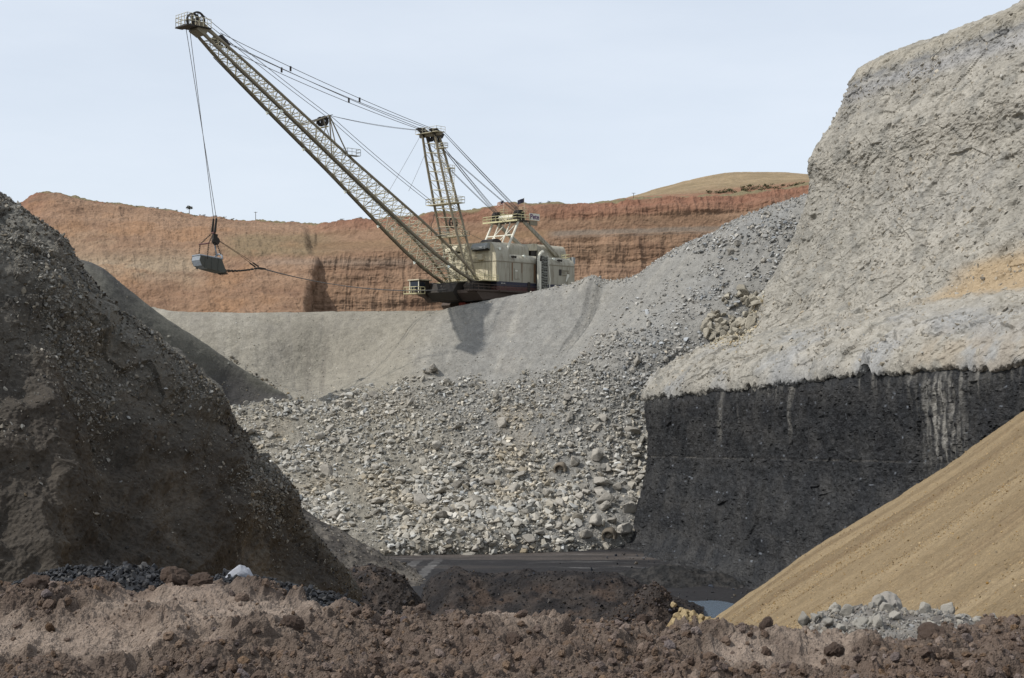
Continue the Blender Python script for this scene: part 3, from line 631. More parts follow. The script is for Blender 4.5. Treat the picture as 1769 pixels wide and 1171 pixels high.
# ------------------------------------------------------------------ foreground berm
bx = [-700, -300, 0, 100, 200, 300, 345, 420, 520, 600, 700, 800, 900, 1000, 1100, 1180, 1250, 1320, 1400, 1500, 1600, 1700, 1769, 2000, 2500]
by = [992, 992, 1006, 1018, 1022, 1014, 1012, 1024, 1046, 1056, 1060, 1066, 1062, 1070, 1076, 1082, 1082, 1092, 1108, 1112, 1100, 1086, 1084, 1085, 1085]
rows = []
by = [b + (8 if a < 600 else 15) for a, b in zip(bx, by)]
cw = np.array([W3(a, b, 19.5) for a, b in zip(bx, by)])
rowsW = [cw * [1.35, 1, 0] + [0, 16, -13.5], cw * [1.1, 1, 0] + [0, 5, -7.5], cw + [0, 1.8, -.75], cw]
for Y, py in [(18.2, .30), (17.0, .66), (16.0, 1.0), (15.0, 1.5)]:
    rowsW.append(np.array([W3(a, b + (1176 - b) * py, Y) for a, b in zip(bx, by)]))
sx = np.linspace(-14, 14, len(bx))
for Y, z in [(12, -3.3), (8, -2.6), (2, -1.75), (-12, -1.7)]:
    rowsW.append(np.stack([np.sign(sx) * np.abs(sx) ** 1.0 * (1 if Y > 5 else 1.3), np.full(len(bx), Y), np.full(len(bx), z)], 1))
def d_bm(p, n, S, rv, cu):
    f1, r1, e1 = cell(p, .42, 210, .5); f2, r2, e2 = cell(p, .16, 211, .6); f3, r3, e3 = cell(p, .06, 212, .6)
    b = 1 - np.abs(fbm(p, .55, 4, 213)) * 2.2
    rg = fbm(p, 1.6, 3, 214)                       # rough against smooth places
    k = sst(-.6, -.15, rg)
    big = .30 * fbm(p, 1.7, 3, 215) - .03
    w1, s1, g1 = cell(p + .12 * np.stack([fbm(p, .25, 3, s_) for s_ in (1, 2, 3)], 1), .46, 217, .5)
    d = big + (.24 * (s1 - .35) * sst(0.0, .35, g1) + .15 * b + .075 * (r2 - .3) * sst(0, .35, e2) + .05 * fbm(p, .22, 3, 218, ridged=True)) * (.22 + .78 * k) + .035 * (r3 - .4) * sst(0, .4, e3) * (.35 + .65 * k) + .05 * fbm(p, .11, 4, 216, .65)
    return d * sst(10.5, 8.5, rv) * (.35 + .65 * sst(0, 2, rv))
def c_bm(p, n, S, rv, cu, d):
    t = fbm(p, 2.2, 4, 220); f = fbm(p, .12, 3, 221); rg = sst(-.5, -.05, fbm(p, 1.6, 3, 214))
    c = mixc(C(128, 117, 107), C(94, 84, 76), rg); c = mixc(c, C(96, 81, 71), sst(0, .6, t) * .6); c = mixc(c, C(66, 57, 52), sst(.0, .6, fbm(p, .5, 3, 222)) * .5)
    return c * (1 + .2 * f)[:, None] * np.array([1.06, 1.02, .99])
bm_pt = patch('berm', np.array(rowsW), 2200, 520, d_bm, c_bm, M_berm, world=True, up=True, ku=None, kv=[.6, .5, .5, 1.2, 2, 2, 2, .8, .25, .15, .1])

cg = [(20, 1010), (70, 996), (100, 988), (150, 983), (200, 981), (262, 984), (310, 1000), (350, 1002), (395, 992), (440, 1000), (500, 1013), (545, 1024), (580, 1032), (605, 1042), (640, 1062), (700, 1085)]
cg_pt = patch('coal_ridge', np.array([[W3(a, b + 60, 23.4) for a, b in cg], [W3(a, b, 22.2) for a, b in cg], [W3(a, b + 40, 20.6) for a, b in cg], [W3(a, b + 90, 19.8) for a, b in cg]]), 500, 80,
   lambda p, n, S, rv, cu: .03 * fbm(p, .2, 3, 230), lambda p, n, S, rv, cu, d: np.tile(C(28, 28, 30), (len(p), 1)), M_coal, world=True, up=True)
rg = [(1385, 1108), (1400, 1080), (1432, 1056), (1460, 1058), (1500, 1048), (1535, 1050), (1570, 1054), (1620, 1056), (1660, 1062), (1700, 1074), (1740, 1082), (1800, 1092), (1860, 1100)]
rg_pt = patch('gravel_pile', np.array([[W3(a, b + 70, 23.6) for a, b in rg], [W3(a, b, 22.4) for a, b in rg], [W3(a - 10, b + 45, 20.4) for a, b in rg], [W3(a - 20, b + 80, 19.2) for a, b in rg]]), 420, 110,
   lambda p, n, S, rv, cu: .05 * fbm(p, .3, 3, 231) + .04 * cell(p, .15, 9)[0], lambda p, n, S, rv, cu, d: mixc(C(126, 122, 116), C(100, 95, 90), sst(-.4, .4, fbm(p, .3, 3, 232))), M_small, world=True, up=True)
print('terrain', round(time.time() - T0, 1))
# ------------------------------------------------------------------ loose rock
rs = np.random.RandomState(11)
LIBS = rock_lib(14, 15, .62, 3); LIBF = rock_lib(10, 12, .38, 5)
ROUGH = [rough_rock(16, .7, 20 + k) for k in range(10)]
def tone(n, base, var, rs, warm=6):
    b = rs.normal(0, var, (n, 1)); w = rs.normal(0, warm, (n, 1)) * np.array([[1, .35, -.6]])
    return s2l(np.clip(np.array(base)[None] + b + w, 15, 235))
def rad(n, lo, hi, rs, a=2.0):
    u = rs.rand(n); return (lo ** -a + u * (hi ** -a - lo ** -a)) ** (-1 / a)
shp = sp_pt.P.shape[:2]; pf = sp_pt.P.reshape(-1, 3)
RB = rub(sp_pt.rv.ravel(), sp_pt.cu.ravel(), pf)
bare = sst(.25, .5, fbm(pf, 9, 3, 300))
pxf = pf[:, 0] / pf[:, 1] * F + PCX; pyf = HOR - pf[:, 2] / pf[:, 1] * F
vis = (pxf > 370) & (pyf < 965) & (pxf < 1420)
lane = np.exp(-((pxf - 610 - .35 * (pyf - 850)) / 26) ** 2) * sst(760, 800, pyf) + np.exp(-((pxf - 500) / 45) ** 2) * sst(780, 750, pyf) * sst(710, 730, pyf)
bare = np.clip(bare * .75 + lane, 0, .93)
D1 = (RB * (1 - bare) * vis).reshape(shp)
D0 = ((.06 + .10 * sst(3.2, 4.6, sp_pt.rv.ravel()) + RB * .9) * vis * sst(2.95, 3.05, sp_pt.rv.ravel())).reshape(shp)
def rcol(pos, n):
    t = fbm(pos, 11, 3, 103); base = mixc(np.array([152., 148, 139]), np.array([152., 144, 129]), sst(.15, .6, t))
    px = pos[:, 0] / pos[:, 1] * F + PCX; py = HOR - pos[:, 2] / pos[:, 1] * F
    base = mixc(base, np.array([140., 139, 136]), sst(960, 1120, px) * sst(760, 640, py) * .8)
    b = rs.normal(0, 13, (n, 1)); lite = (rs.rand(n, 1) > .9) * 26; w = rs.normal(0, 3, (n, 1)) * np.array([[1, .3, -.7]])
    return s2l(np.clip(base + 5 + b + w + lite, 40, 225))
M_stone = earth_mat('loose_stone', bump=0.4, scale=0.25, var=0.16, dist=0.2)
def grade(pos):      # coarse blocks have rolled to the toe, finer stone stays above
    px = pos[:, 0] / pos[:, 1] * F + PCX; py = HOR - pos[:, 2] / pos[:, 1] * F
    return .68 + .26 * sst(700, 900, py) + .28 * sst(800, 1050, px) * sst(740, 860, py) + .25 * sst(.2, .5, fbm(pos, 8, 3, 350))
LIBM = LIBS[:8] + rock_lib(10, 11, .45, 31)
HP = [(1035, 838, 30), (1068, 845, 20), (1012, 853, 16), (1076, 918, 34), (1084, 885, 26), (1043, 880, 22), (1028, 905, 24), (1010, 925, 20), (968, 812, 24), (1050, 926, 24), (990, 802, 20), (965, 912, 16), (1030, 790, 18)]
near = np.ones(len(pf))
for a_, b_, c_ in HP: near *= 1 - .85 * (np.hypot(pxf - a_, pyf - b_) < c_)
D1 = D1 * near.reshape(shp)
n = 19000; pos, nr, *_ = pick(sp_pt, n, D1, rs)
rocks('rubble', pos, nr, rad(n, .28, 1.15, rs, 1.7) * grade(pos), LIBM, rcol(pos, n), M_stone, rs, tilt=.42)
n = 26000; pos, nr, *_ = pick(sp_pt, n, D0, rs)
rocks('gravel', pos, nr, rad(n, .09, .26, rs), LIBF, rcol(pos, n), M_stone, rs, tilt=.5)
# talus blocks down the right-hand slope
tal = (.25 * sst(13.8, 15.5, sp_pt.cu) + sst(15.3, 16.8, sp_pt.cu)) * sst(3.05, 3.3, sp_pt.rv) * sst(4.9, 4.4, sp_pt.rv)
tal = tal * (.06 + sst(.1, .5, fbm(pf * np.array([.7, 1, 1]), 5, 3, 301)).reshape(shp)) * vis.reshape(shp)
n = 1500; pos, nr, *_ = pick(sp_pt, n, tal, rs)
rocks('talus', pos, nr, rad(n, .18, .75, rs, 2.2), LIBF, rcol(pos, n), M_stone, rs, tilt=.4)

# the 300 largest boulders of the rubble, each its own object
BM = []
for k, (v, f) in enumerate(ROUGH):
    o = mk('boulder', v, f, np.tile(C(148, 143, 134), (len(v), 1)), M_rock); BM.append(o.data); bpy.data.objects.remove(o)
LB = 'broken pale grey boulder lying among the rubble between the spoil slope and the pit floor'
hand = [  # px, py, radius m: the boulders that stand out
 (1035, 838, 1.25, 'large angular tan boulder with flat shaded right face, topmost of those beside the coal wall'),
 (1068, 845, .95, 'rounded brown boulder in the rubble between the large angular boulder and the coal wall'),
 (1012, 853, .85, 'pale angular boulder resting below the large flat-faced boulder in the rubble'),
 (1076, 918, 1.75, 'largest pale boulder with a dark broken right side at the foot of the coal wall'),
 (1084, 885, 1.35, 'large flat-topped pale boulder just above the largest boulder by the coal wall'),
 (1043, 880, 1.15, 'blocky pale-topped boulder with a dark right face left of the coal wall corner'),
 (1057, 902, .85, 'smooth light boulder between the blocky boulder and the largest boulder by the coal wall'),
 (1028, 905, 1.2, 'squat tan boulder at the bottom right of the rubble, above the dark curved recess'),
 (1010, 925, 1.05, 'long tan slab leaning left at the bottom right of the rubble'),
 (965, 912, .9, 'pale triangular boulder standing in the lower right rubble, alone among smaller stones'),
 (1030, 790, 1.05, 'smooth bluish boulder high in the right rubble with a dark shadow under it'),
 (990, 802, 1.15, 'smooth brown boulder right beside the hollow round boulder in the rubble'),
 (1072, 812, .85, 'square pale boulder in the rubble close to the coal wall, above the brown boulder'),
 (858, 688, .95, 'bright pale boulder at the top edge of the rubble, straight below the dragline'),
 (866, 735, 1.1, 'bright split boulder in the upper middle of the rubble'),
 (790, 740, .9, 'flat tan slab in the brownish part of the rubble'),
 (755, 775, 1.05, 'long flat tan slab in the middle of the rubble'),
 (553, 757, .9, 'round bluish boulder in the upper left rubble beside the bare gravel lane'),
 (645, 685, .8, 'dark grey boulder on the upper left lip of the rubble')]
import bisect
def surf(pt, px, py):
    Q = pt.P; a = Q[..., 0] / Q[..., 1] * F + PCX; b = HOR - Q[..., 2] / Q[..., 1] * F
    k = np.argmin((a - px) ** 2 + (b - py) ** 2 + (Q[..., 1] - np.median(Q[..., 1])) ** 2 * 0); r, c = divmod(k, a.shape[1]); return Q[r, c], pt.N[r, c]
for i, (px, py, r0, lb) in enumerate(hand):
    p, nn = surf(sp_pt, px, py); M = rotmats(1, rs, .35)[0]
    r0 *= 1.3; place('boulder', BM[i % 10], p + nn * r0 * .45, M, (r0, r0, r0 * (1.15 if i % 3 else .8)), lb, 'boulder', 'boulders in the rubble')
n = 281; pos, nr, *_ = pick(sp_pt, n, D1 * (.35 + .65 * sst(5.2, 6.3, sp_pt.rv)) * (1 + 2.0 * sst(9, 14, sp_pt.cu) * sst(5.7, 6.2, sp_pt.rv)), rs); sz = rad(n, .85, 2.0, rs, 2.2) * (.5 + .5 * grade(pos)); Ms = rotmats(n, rs, .45)
for i in range(n):
    s = sz[i]; place('boulder', BM[i % 10], pos[i] + nr[i] * s * .4, Ms[i], (s * rs.uniform(.9, 1.3), s, s * rs.uniform(.5, .95)), LB, 'boulder', 'boulders in the rubble')

# two hollow round boulders: a dark curled rim round a smooth core
def hollow(px, py, r0, lb):
    p, nn = surf(sp_pt, px, py)
    th = np.linspace(R(-25), R(205), 22); V = []; ri = []
    for a in th:
        for (k, y) in ((.72, -.75), (1.0, -.75), (1.08, .0), (1.0, .9), (.78, .9)):
            j = 1 + .05 * math.sin(5 * a + k * 9); V.append((math.cos(a) * k * j * r0, y * r0, math.sin(a) * k * j * r0))
    V = np.array(V); fs = [(i * 5 + j, i * 5 + (j + 1) % 5, (i + 1) * 5 + (j + 1) % 5, (i + 1) * 5 + j) for i in range(21) for j in range(5)]
    fs += [(0, 1, 2, 3), (105, 108, 107, 106)]
    V += .04 * r0 * np.stack([fbm(V + 5, .6 * r0, 3, s) for s in (1, 2, 3)], 1)
    o = mk('hollow_boulder', V, fs, np.tile(C(118, 109, 97), (len(V), 1)), M_rock, True)
    o.location = Vector(p) + Vector(nn) * r0 * .35; o.rotation_euler = (R(12), R(-8), R(-14)); o['label'] = lb; o['category'] = 'boulder'
    v, f = ROUGH[3]; c = mk('core', v * np.array([.8, .8, .74]) * r0, f, np.tile(C(150, 140, 126), (len(v), 1)), M_rock, True, parent=o); c.location = (.02, .12 * r0, .02)
hollow(968, 812, 1.05, 'round hollowed boulder with a dark curled rim in the right middle of the rubble')
hollow(1050, 926, 1.15, 'hollowed boulder with a dark curled rim at the rubble foot beside the largest boulder')

# jumbled blocks on the highwall bench
shp2 = high_pt.P.shape[:2]; hp = high_pt.P.reshape(-1, 3); hx = hp[:, 0] / hp[:, 1] * F + PCX; hy = HOR - hp[:, 2] / hp[:, 1] * F
cl = np.exp(-(((hx - 1268 - (560 - hy) * .4) / 36) ** 2 + ((hy - 552) / 44) ** 2) ** 2) * (high_pt.cu.ravel() > 2.6) * (hx < 1345)
n = 130; pos = []; nr = []; sz = rad(n, .6, 1.7, rs, 1.8); Ms = rotmats(n, rs, .8)
for i in range(n):
    while True:
        a_, b_ = rs.uniform(-1, 1, 2)
        if a_ * a_ + b_ * b_ < 1: break
    qx, qy = 1264 + 42 * a_ - b_ * 20, 552 + 50 * b_
    p1, n1 = surf(high_pt, qx, qy); ex = math.hypot(p1[0] / p1[1] * F + PCX - qx, HOR - p1[2] / p1[1] * F - qy)
    if ex > 5: p1, n1 = surf(sp_pt, qx, qy)
    pos.append(p1); nr.append(n1)
BT = []
for k, (v, f) in enumerate(ROUGH[:6]):
    o = mk('rock_block', v, f, np.tile(C(144, 138, 125), (len(v), 1)), M_rock); BT.append(o.data); bpy.data.objects.remove(o)
for i in range(n):
    s = sz[i]; place('rock_block', BT[i % 6], pos[i] + nr[i] * s * .35, Ms[i], (s, s * .85, s * rs.uniform(.6, 1)), 'angular cream rock block in the jumbled heap on the bench of the highwall', 'rock', 'rock blocks heaped on the highwall bench')
n = 900; pos, nr, *_ = pick(high_pt, n, (cl + .0).reshape(shp2), rs)
rocks('bench_rubble', pos, nr, rad(n, .14, .5, rs), LIBF, tone(n, (172, 162, 140), 10, rs), M_stone, rs)
# crumbs lying on the bench and clinging to the face
n = 15000; dn = (.6 + .4 * sst(4.2, 5.0, high_pt.rv)) * sst(1.3, 1.9, high_pt.rv) * sst(11.5, 10.5, high_pt.rv) * (.3 + sst(-.1, .5, fbm(hp, 9, 3, 310))).reshape(shp2)
pos, nr, *_ = pick(high_pt, n, dn, rs); rocks('highwall_rubble', pos, nr, rad(n, .12, .6, rs, 1.8), LIBF, tone(n, (150, 144, 133), 9, rs, 3), M_stone, rs, sink=.5)

# fragments on the dark mound
shp3 = md_pt.P.shape[:2]; mpf = md_pt.P.reshape(-1, 3)
dm = (sst(2.8, 1.5, md_pt.rv + md_pt.cu / 24.) * (md_pt.rv > .9)) * (.10 + sst(-.1, .4, fbm(mpf, 3, 3, 320)).reshape(shp3))
n = 24000; pos, nr, *_ = pick(md_pt, n, dm, rs); rocks('shale_fragments', pos, nr, rad(n, .025, .17, rs, 1.7), LIBF, tone(n, (126, 122, 114), 18, rs, 3), M_small, rs, tilt=.7)
n = 5000; pos, nr, *_ = pick(md_pt, n, (md_pt.rv > .95) * (md_pt.rv < 1.25) * 1.0 + .08 * (md_pt.rv > 1), rs); rocks('edge_crumbs', pos, nr, rad(n, .03, .13, rs), LIBS, tone(n, (72, 67, 61), 10, rs, 4), M_small, rs)
# pebbles on the grey bank, the fan, the sand, the cliffs' bench
n = 2600; pos, nr, *_ = pick(bk_pt, n, (bk_pt.rv > .95) * (.3 + (bk_pt.rv > 1.8)), rs); rocks('bank_stones', pos, nr, rad(n, .1, .45, rs, 2.4), LIBS, tone(n, (112, 108, 98), 12, rs), M_stone, rs)
n = 90; pos = []
for k in range(n):
    t = rs.uniform(390, 540); p, nn = surf(sp_pt, t, 622 + (t - 400) * .62 + rs.normal(0, 4)); pos.append(p + rs.normal(0, .5, 3) * [1, 1, 0])
pos = np.array(pos); rocks('bank_toe_stones', pos, np.tile([0, -.5, .85], (n, 1)), rad(n, .2, .6, rs, 2), LIBS, tone(n, (112, 107, 98), 10, rs), M_stone, rs)
n = 2500; pos, nr, *_ = pick(fan_pt, n, (fan_pt.rv > .9) * 1.0, rs); rocks('fan_stones', pos, nr, rad(n, .1, .5, rs, 2.2), LIBS, tone(n, (98, 93, 86), 13, rs, 3), M_stone, rs)  # stones toned down to match the fan's painted shade
tq = tan_pt.P; tpx = tq[..., 0] / tq[..., 1] * F + PCX
n = 30000; pos, nr, *_ = pick(tan_pt, n, ((tan_pt.rv > 1) & (tpx < 1800)) * (.1 + sst(.0, .5, fbm(np.stack([tq[..., 1].ravel(), tq[..., 0].ravel() * .05, tq[..., 2].ravel() * .05], 1), 3, 3, 330)).reshape(tq.shape[:2])), rs)
rocks('sand_clods', pos, nr, rad(n, .022, .09, rs, 2.2), LIBS, tone(n, (134, 116, 88), 12, rs), M_small, rs)
n = 1500; pos, nr, *_ = pick(floor_pt, n, sst(8, 26, floor_pt.P[..., 0]) * (floor_pt.P[..., 1] > 172) + .02, rs); rocks('floor_coal', pos, nr, rad(n, .08, .5, rs, 2.2), LIBS, tone(n, (52, 52, 54), 8, rs), M_lump, rs)
for H_, cc in zip(HE, ((48, 46, 46), (66, 58, 54), (58, 53, 50))):
    n = 1800; pos, nr, *_ = pick(H_, n, (H_.rv > .95) * 1.0, rs); rocks('heap_crumbs', pos, nr, rad(n, .07, .35, rs, 2.2), LIBS, tone(n, cc, 11, rs, 4), M_small, rs)
# crest crumbs on the spoil ridge
n = 2200; pos, nr, *_ = pick(sp_pt, n, sst(2.5, 2.9, sp_pt.rv) * sst(3.4, 3.1, sp_pt.rv) * sst(9, 12, sp_pt.cu), rs); rocks('ridge_stones', pos, nr, rad(n, .12, .5, rs, 2), LIBS, rcol(pos, n), M_stone, rs)

# --- foreground
def lumps(n, npow, seed):
    out = []
    for k in range(n):
        bm = bmesh.new(); bmesh.ops.create_icosphere(bm, subdivisions=4, radius=1.0)
        p = np.array([v.co[:] for v in bm.verts]); f = np.array([[v.index for v in t.verts] for t in bm.faces]); bm.free()
        fc, rd, cr = cell(p + 9 * k, .55, seed + k); p = p * (1 + .35 * fbm(p + 5 * k, 1.1, 4, seed + k, .65) + .30 * (rd - .5) * sst(0, .25, cr) + .10 * fbm(p, .25, 3, seed + k))[:, None] * np.array([1, .85, .75]); out.append((p, f))
    return out
LUMP = lumps(8, 2, 400)
lib2 = [(p, f) for p, f in LUMP]
bq = bm_pt.P.reshape(-1, 3); bshape = bm_pt.P.shape[:2]
front = (bm_pt.rv > 2.2) * (bm_pt.rv < 7.3) * (np.abs(bm_pt.P[..., 0]) < 8.2)
ro = sst(-.2, .25, fbm(bq, 1.6, 3, 214)).reshape(bshape)
def small_lumps(k, sd):
    out = []
    for j in range(k):
        bm = bmesh.new(); bmesh.ops.create_icosphere(bm, subdivisions=2, radius=1.0)
        p = np.array([v.co[:] for v in bm.verts]); f = np.array([[v.index for v in t.verts] for t in bm.faces]); bm.free()
        p = p * (1 + .5 * (hsh(np.floor(p[:, 0] * 3 + j), np.floor(p[:, 1] * 3), np.floor(p[:, 2] * 3), sd + j) - .5))[:, None] * np.array([1, .8, .7]); out.append((p, f))
    return out
SL = small_lumps(8, 420)
n = 11000; pos, nr, *_ = pick(bm_pt, n, front * (.14 + ro), rs); rocks('dirt_clods', pos, nr, rad(n, .014, .10, rs, 1.6), SL, tone(n, (100, 86, 76), 9, rs, 3), M_berm, rs, sink=.3)
n = 4000; pos, nr, *_ = pick(bm_pt, n, front * (.5 + ro * .5), rs); rocks('pebbles', pos, nr, rad(n, .006, .03, rs, 2.2), LIBF, tone(n, (124, 111, 99), 12, rs, 3), M_small, rs, sink=.3)
LM = []
for p, f in LUMP:
    o = mk('dirt_lump', p, f, np.tile(C(94, 80, 71), (len(p), 1)), M_berm); LM.append(o.data); bpy.data.objects.remove(o)
big = [(300, 987, .22, 'tall brown earth clod standing alone on the berm crest in front of the dark mound'), (140, 1003, .13, 'brown clod at the left end of the coal gravel strip'), (345, 1000, .15, 'brown clod between the standing clod and the white rock'),
 (60, 1006, .17, 'broad brown clod on the berm crest at the far left'), (505, 1075, .15, 'dark brown clod below the coal lumps in the berm face'), (1110, 1068, .11, 'round dark clod on the berm crest below the water'),
 (1325, 1076, .10, 'small clod on the berm crest left of the grey gravel pile'), (1490, 1098, .16, 'reddish brown clod in front of the grey gravel pile'), (1610, 1090, .18, 'brown clod pair below the right end of the grey gravel pile'), (1440, 1120, .14, 'brown clod on the berm below the left end of the grey gravel pile'), (885, 1105, .14, 'rough brown clod in the middle of the berm face')]
for i, (px, py, r0, lb) in enumerate(big):
    p, nn = surf(bm_pt, px, py + r0 * 130 * .35); place('dirt_clod', LM[i % 8], p + np.array([0, 0, r0 * .12]), rotmats(1, rs, .3)[0], (r0 * 1.1, r0, r0 * .95), lb, 'clod', 'earth clods on the berm')
# coal lumps behind the berm
n = 2600; pos, nr, *_ = pick(cg_pt, n, (cg_pt.rv > .75) * (cg_pt.rv < 2.2) * 1.0, rs); rocks('coal_lumps', pos, nr, rad(n, .028, .095, rs, 1.6), LIBS, tone(n, (30, 30, 32), 6, rs, 1.5), M_lump, rs, sink=.1)
# grey gravel pile and its rocks
n = 2600; pos, nr, *_ = pick(rg_pt, n, (rg_pt.rv > .75) * 1.0, rs); rocks('pile_gravel', pos, nr, rad(n, .015, .07, rs, 1.8), LIBS, tone(n, (132, 128, 121), 12, rs, 3), M_small, rs, sink=.2)
SM = []
for p, f in ROUGH[:6]:
    o = mk('grey_stone', p, f, np.tile(C(138, 134, 126), (len(p), 1)), M_small); SM.append(o.data); bpy.data.objects.remove(o)
n = 70; pos, nr, *_ = pick(rg_pt, n, (rg_pt.rv > .8) * (rg_pt.rv < 2.2) * 1.0, rs); Ms = rotmats(n, rs, .9)
for i in range(n):
    s = rs.uniform(.06, .17); place('grey_stone', SM[i % 6], pos[i] + nr[i] * s * .4, Ms[i], s, 'fist-sized light grey stone in the gravel pile on the right of the berm', 'stone', 'grey stones in the gravel pile')
v, f = LUMP[2]; v = v * (1 - .22 * np.clip(v[:, 2:3], -1, 1) * [1, 1, 0]); v = v / np.abs(v).max()
o = mk('boulder', v, f, np.tile(C(140, 135, 128), (len(v), 1)), M_small, True); BB = o.data; bpy.data.objects.remove(o)
p, nn = surf(rg_pt, 1531, 1058); place('pale_boulder', BB, p + np.array([0, -.05, .12]), rotmats(1, np.random.RandomState(5), .1)[0], (.30, .3, .36), 'big smooth pale grey boulder standing on the gravel pile in front of the sand slope', 'boulder')
v, f = rough_rock(18, .95, 17, sub=4, amp=.04, bev=.08); v = v * (np.array([1, .8, 1])[None] * (1 - .42 * np.clip(v[:, 2:3], -1, 1) * [1, 1, 0]))
o = mk('white_rock', v, f, np.tile(C(168, 170, 176), (len(v), 1)), M_small, False); o.location = W3(417, 997, 21.9); o.scale = (.26, .2, .31); o.rotation_euler = (0, R(22), .4); o['label'] = 'pointed whitish rock on the coal gravel in front of the dark mound'; o['category'] = 'rock'
# yellow stones at the foot of the sand slope
YM = []
for p, f in ROUGH[:5]:
    o = mk('yellow_rock', p, f, np.tile(C(146, 130, 100), (len(p), 1)), M_rock); YM.append(o.data); bpy.data.objects.remove(o)
for i in range(70):
    t = rs.rand(); px = 1168 + 66 * t + rs.normal(0, 3); top = 1036 + 30 * t ** .8; py = top + (1082 - top) * rs.rand() + 2
    Y = 127 - (py - top) * .16; s = rs.uniform(.3, .62)
    place('yellow_rock', YM[i % 5], np.array(W3(px, py + 3, Y)), rotmats(1, rs)[0], s, 'yellow sandstone rock in the small heap between the dirt heap and the water', 'rock', 'yellow rocks at the foot of the sand slope')
patch('sand_toe', [[W3(1165, 1060, 135), W3(1185, 1052, 135), W3(1215, 1068, 135), W3(1250, 1080, 135)], [W3(1140, 1100, 128), W3(1180, 1100, 128), W3(1215, 1110, 128), W3(1270, 1115, 128)]], 60, 30, None, lambda p, n, S, rv, cu, d: np.tile(C(136, 118, 88), (len(p), 1)), M_sand, world=True)

# shrubs on the grassy hill, tree and poles on the skyline
def leafball(name, r, n, col, seed, leaf=.16, parent=None, sq=.7):
    q = np.random.RandomState(seed); d = q.normal(size=(n, 3)); d /= np.linalg.norm(d, axis=1, keepdims=True); rr = r * (.35 + .65 * q.rand(n, 1) ** .5)
    cc = np.array([[math.cos(k * 2.4), math.sin(k * 2.4), .5 * math.sin(k)] for k in range(6)]) * r * .45
    c = d * rr * [.65, .65, .65 * sq] + cc[q.randint(0, 6, n)] * [1, 1, sq]; t = q.normal(size=(n, 3, 3)) * leaf * r
    V = (c[:, None] + t).reshape(-1, 3); return mk(name, V, np.arange(n * 3).reshape(-1, 3), np.repeat(mixc(s2l(col), s2l(np.array(col) * .6), q.rand(n)), 3, 0), M_leaf, parent=parent)
M_leaf = earth_mat('leaves', bump=0, scale=1, var=.3)
sb = [leafball('shrub', 1.0, 90, (92, 92, 66), 500 + k) for k in range(4)]; SBM = [o.data for o in sb]; [bpy.data.objects.remove(o) for o in sb]
spots = [(1250, 333), (1262, 331), (1268, 334), (1282, 326), (1288, 329), (1296, 323), (1302, 328), (1309, 324), (1313, 330), (1322, 322), (1327, 326), (1334, 321), (1341, 325), (1352, 322), (1365, 323), (1374, 321), (1379, 322), (1386, 320), (1290, 334), (1316, 326), (1240, 334), (1225, 334), (1346, 330), (1394, 323)]
for i, (px, py) in enumerate(spots):
    p, nn = surf(hill_pt, px, py); s = rs.uniform(.7, 1.5); place('shrub', SBM[i % 4], p + np.array([0, 0, .3]), rotmats(1, rs, .1)[0], (s, s, s * .8), 'small dark green shrub on the dry grass above the red cliff', 'shrub', 'shrubs scattered on the grassy hill')
def sky_pt(px): 
    Q = cl_pt.P; m = (cl_pt.rv > 5.7) & (cl_pt.rv < 6.3); a = Q[..., 0] / Q[..., 1] * F + PCX; b = HOR - Q[..., 2] / Q[..., 1] * F
    k = np.argmin(np.where(m, (a - px) ** 2 * 4 + (b + 0) , 9e9)); r, c = divmod(k, a.shape[1]); return Q[r, c]
tree = bpy.data.objects.new('small_tree', None); COL.objects.link(tree); tree.location = sky_pt(327); tree['label'] = 'small lone tree on the skyline of the red hill left of the hoist ropes'; tree['category'] = 'tree'
cr = leafball('crown', .95, 260, (84, 84, 66), 520, .14, tree, .6); cr.location = (0, 0, 1.65)
tv = [(math.cos(a) * r0, math.sin(a) * r0, z) for z, r0 in ((-.4, .13), (.8, .09), (1.6, .05)) for a in np.linspace(0, 5.2, 6)]
mk('trunk', tv, [(k * 6 + j, k * 6 + (j + 1) % 6, (k + 1) * 6 + (j + 1) % 6, (k + 1) * 6 + j) for k in range(2) for j in range(6)], np.tile(C(80, 66, 54), (18, 1)), M_leaf, parent=tree)
bs = [leafball('bush', .8, 80, (88, 84, 60), 540 + k) for k in range(3)]; BSM = [o.data for o in bs]; [bpy.data.objects.remove(o) for o in bs]
for i, px in enumerate([236, 262, 272, 286, 296, 306, 316, 338, 346, 352, 372, 388, 400, 505, 590, 622, 934, 948]):
    s = rs.uniform(.35, .8); place('bush', BSM[i % 3], sky_pt(px) + np.array([0, 0, .1]), rotmats(1, rs, .1)[0], (s * 1.3, s, s * .6), 'low dark bush on the crest line of the red hill', 'bush', 'low bushes along the cliff edge')
def pole(px, h, lb):
    o = bpy.data.objects.new('utility_pole', None); COL.objects.link(o); o.location = sky_pt(px); o['label'] = lb; o['category'] = 'pole'
    for nm, (a, b, c, z) in dict(post=(.07, .07, h, 0), crossarm=(.5, .06, .1, h * .8)).items():
        v = np.array([(x * a, y * b, zz * c + z) for x in (-1, 1) for y in (-1, 1) for zz in (0, 1)]) ; v[:, 2] -= .3 if z == 0 else 0
        mk(nm, v, [(0, 1, 3, 2), (4, 6, 7, 5), (0, 4, 5, 1), (2, 3, 7, 6), (0, 2, 6, 4), (1, 5, 7, 3)], np.tile(C(90, 84, 78), (8, 1)), M_leaf, parent=o)
pole(442, 2.6, 'thin pole on the skyline in the dip of the red hill left of the boom'); pole(1095, 1.7, 'short thin pole at the left foot of the grassy hill')
print('rocks', round(time.time() - T0, 1))
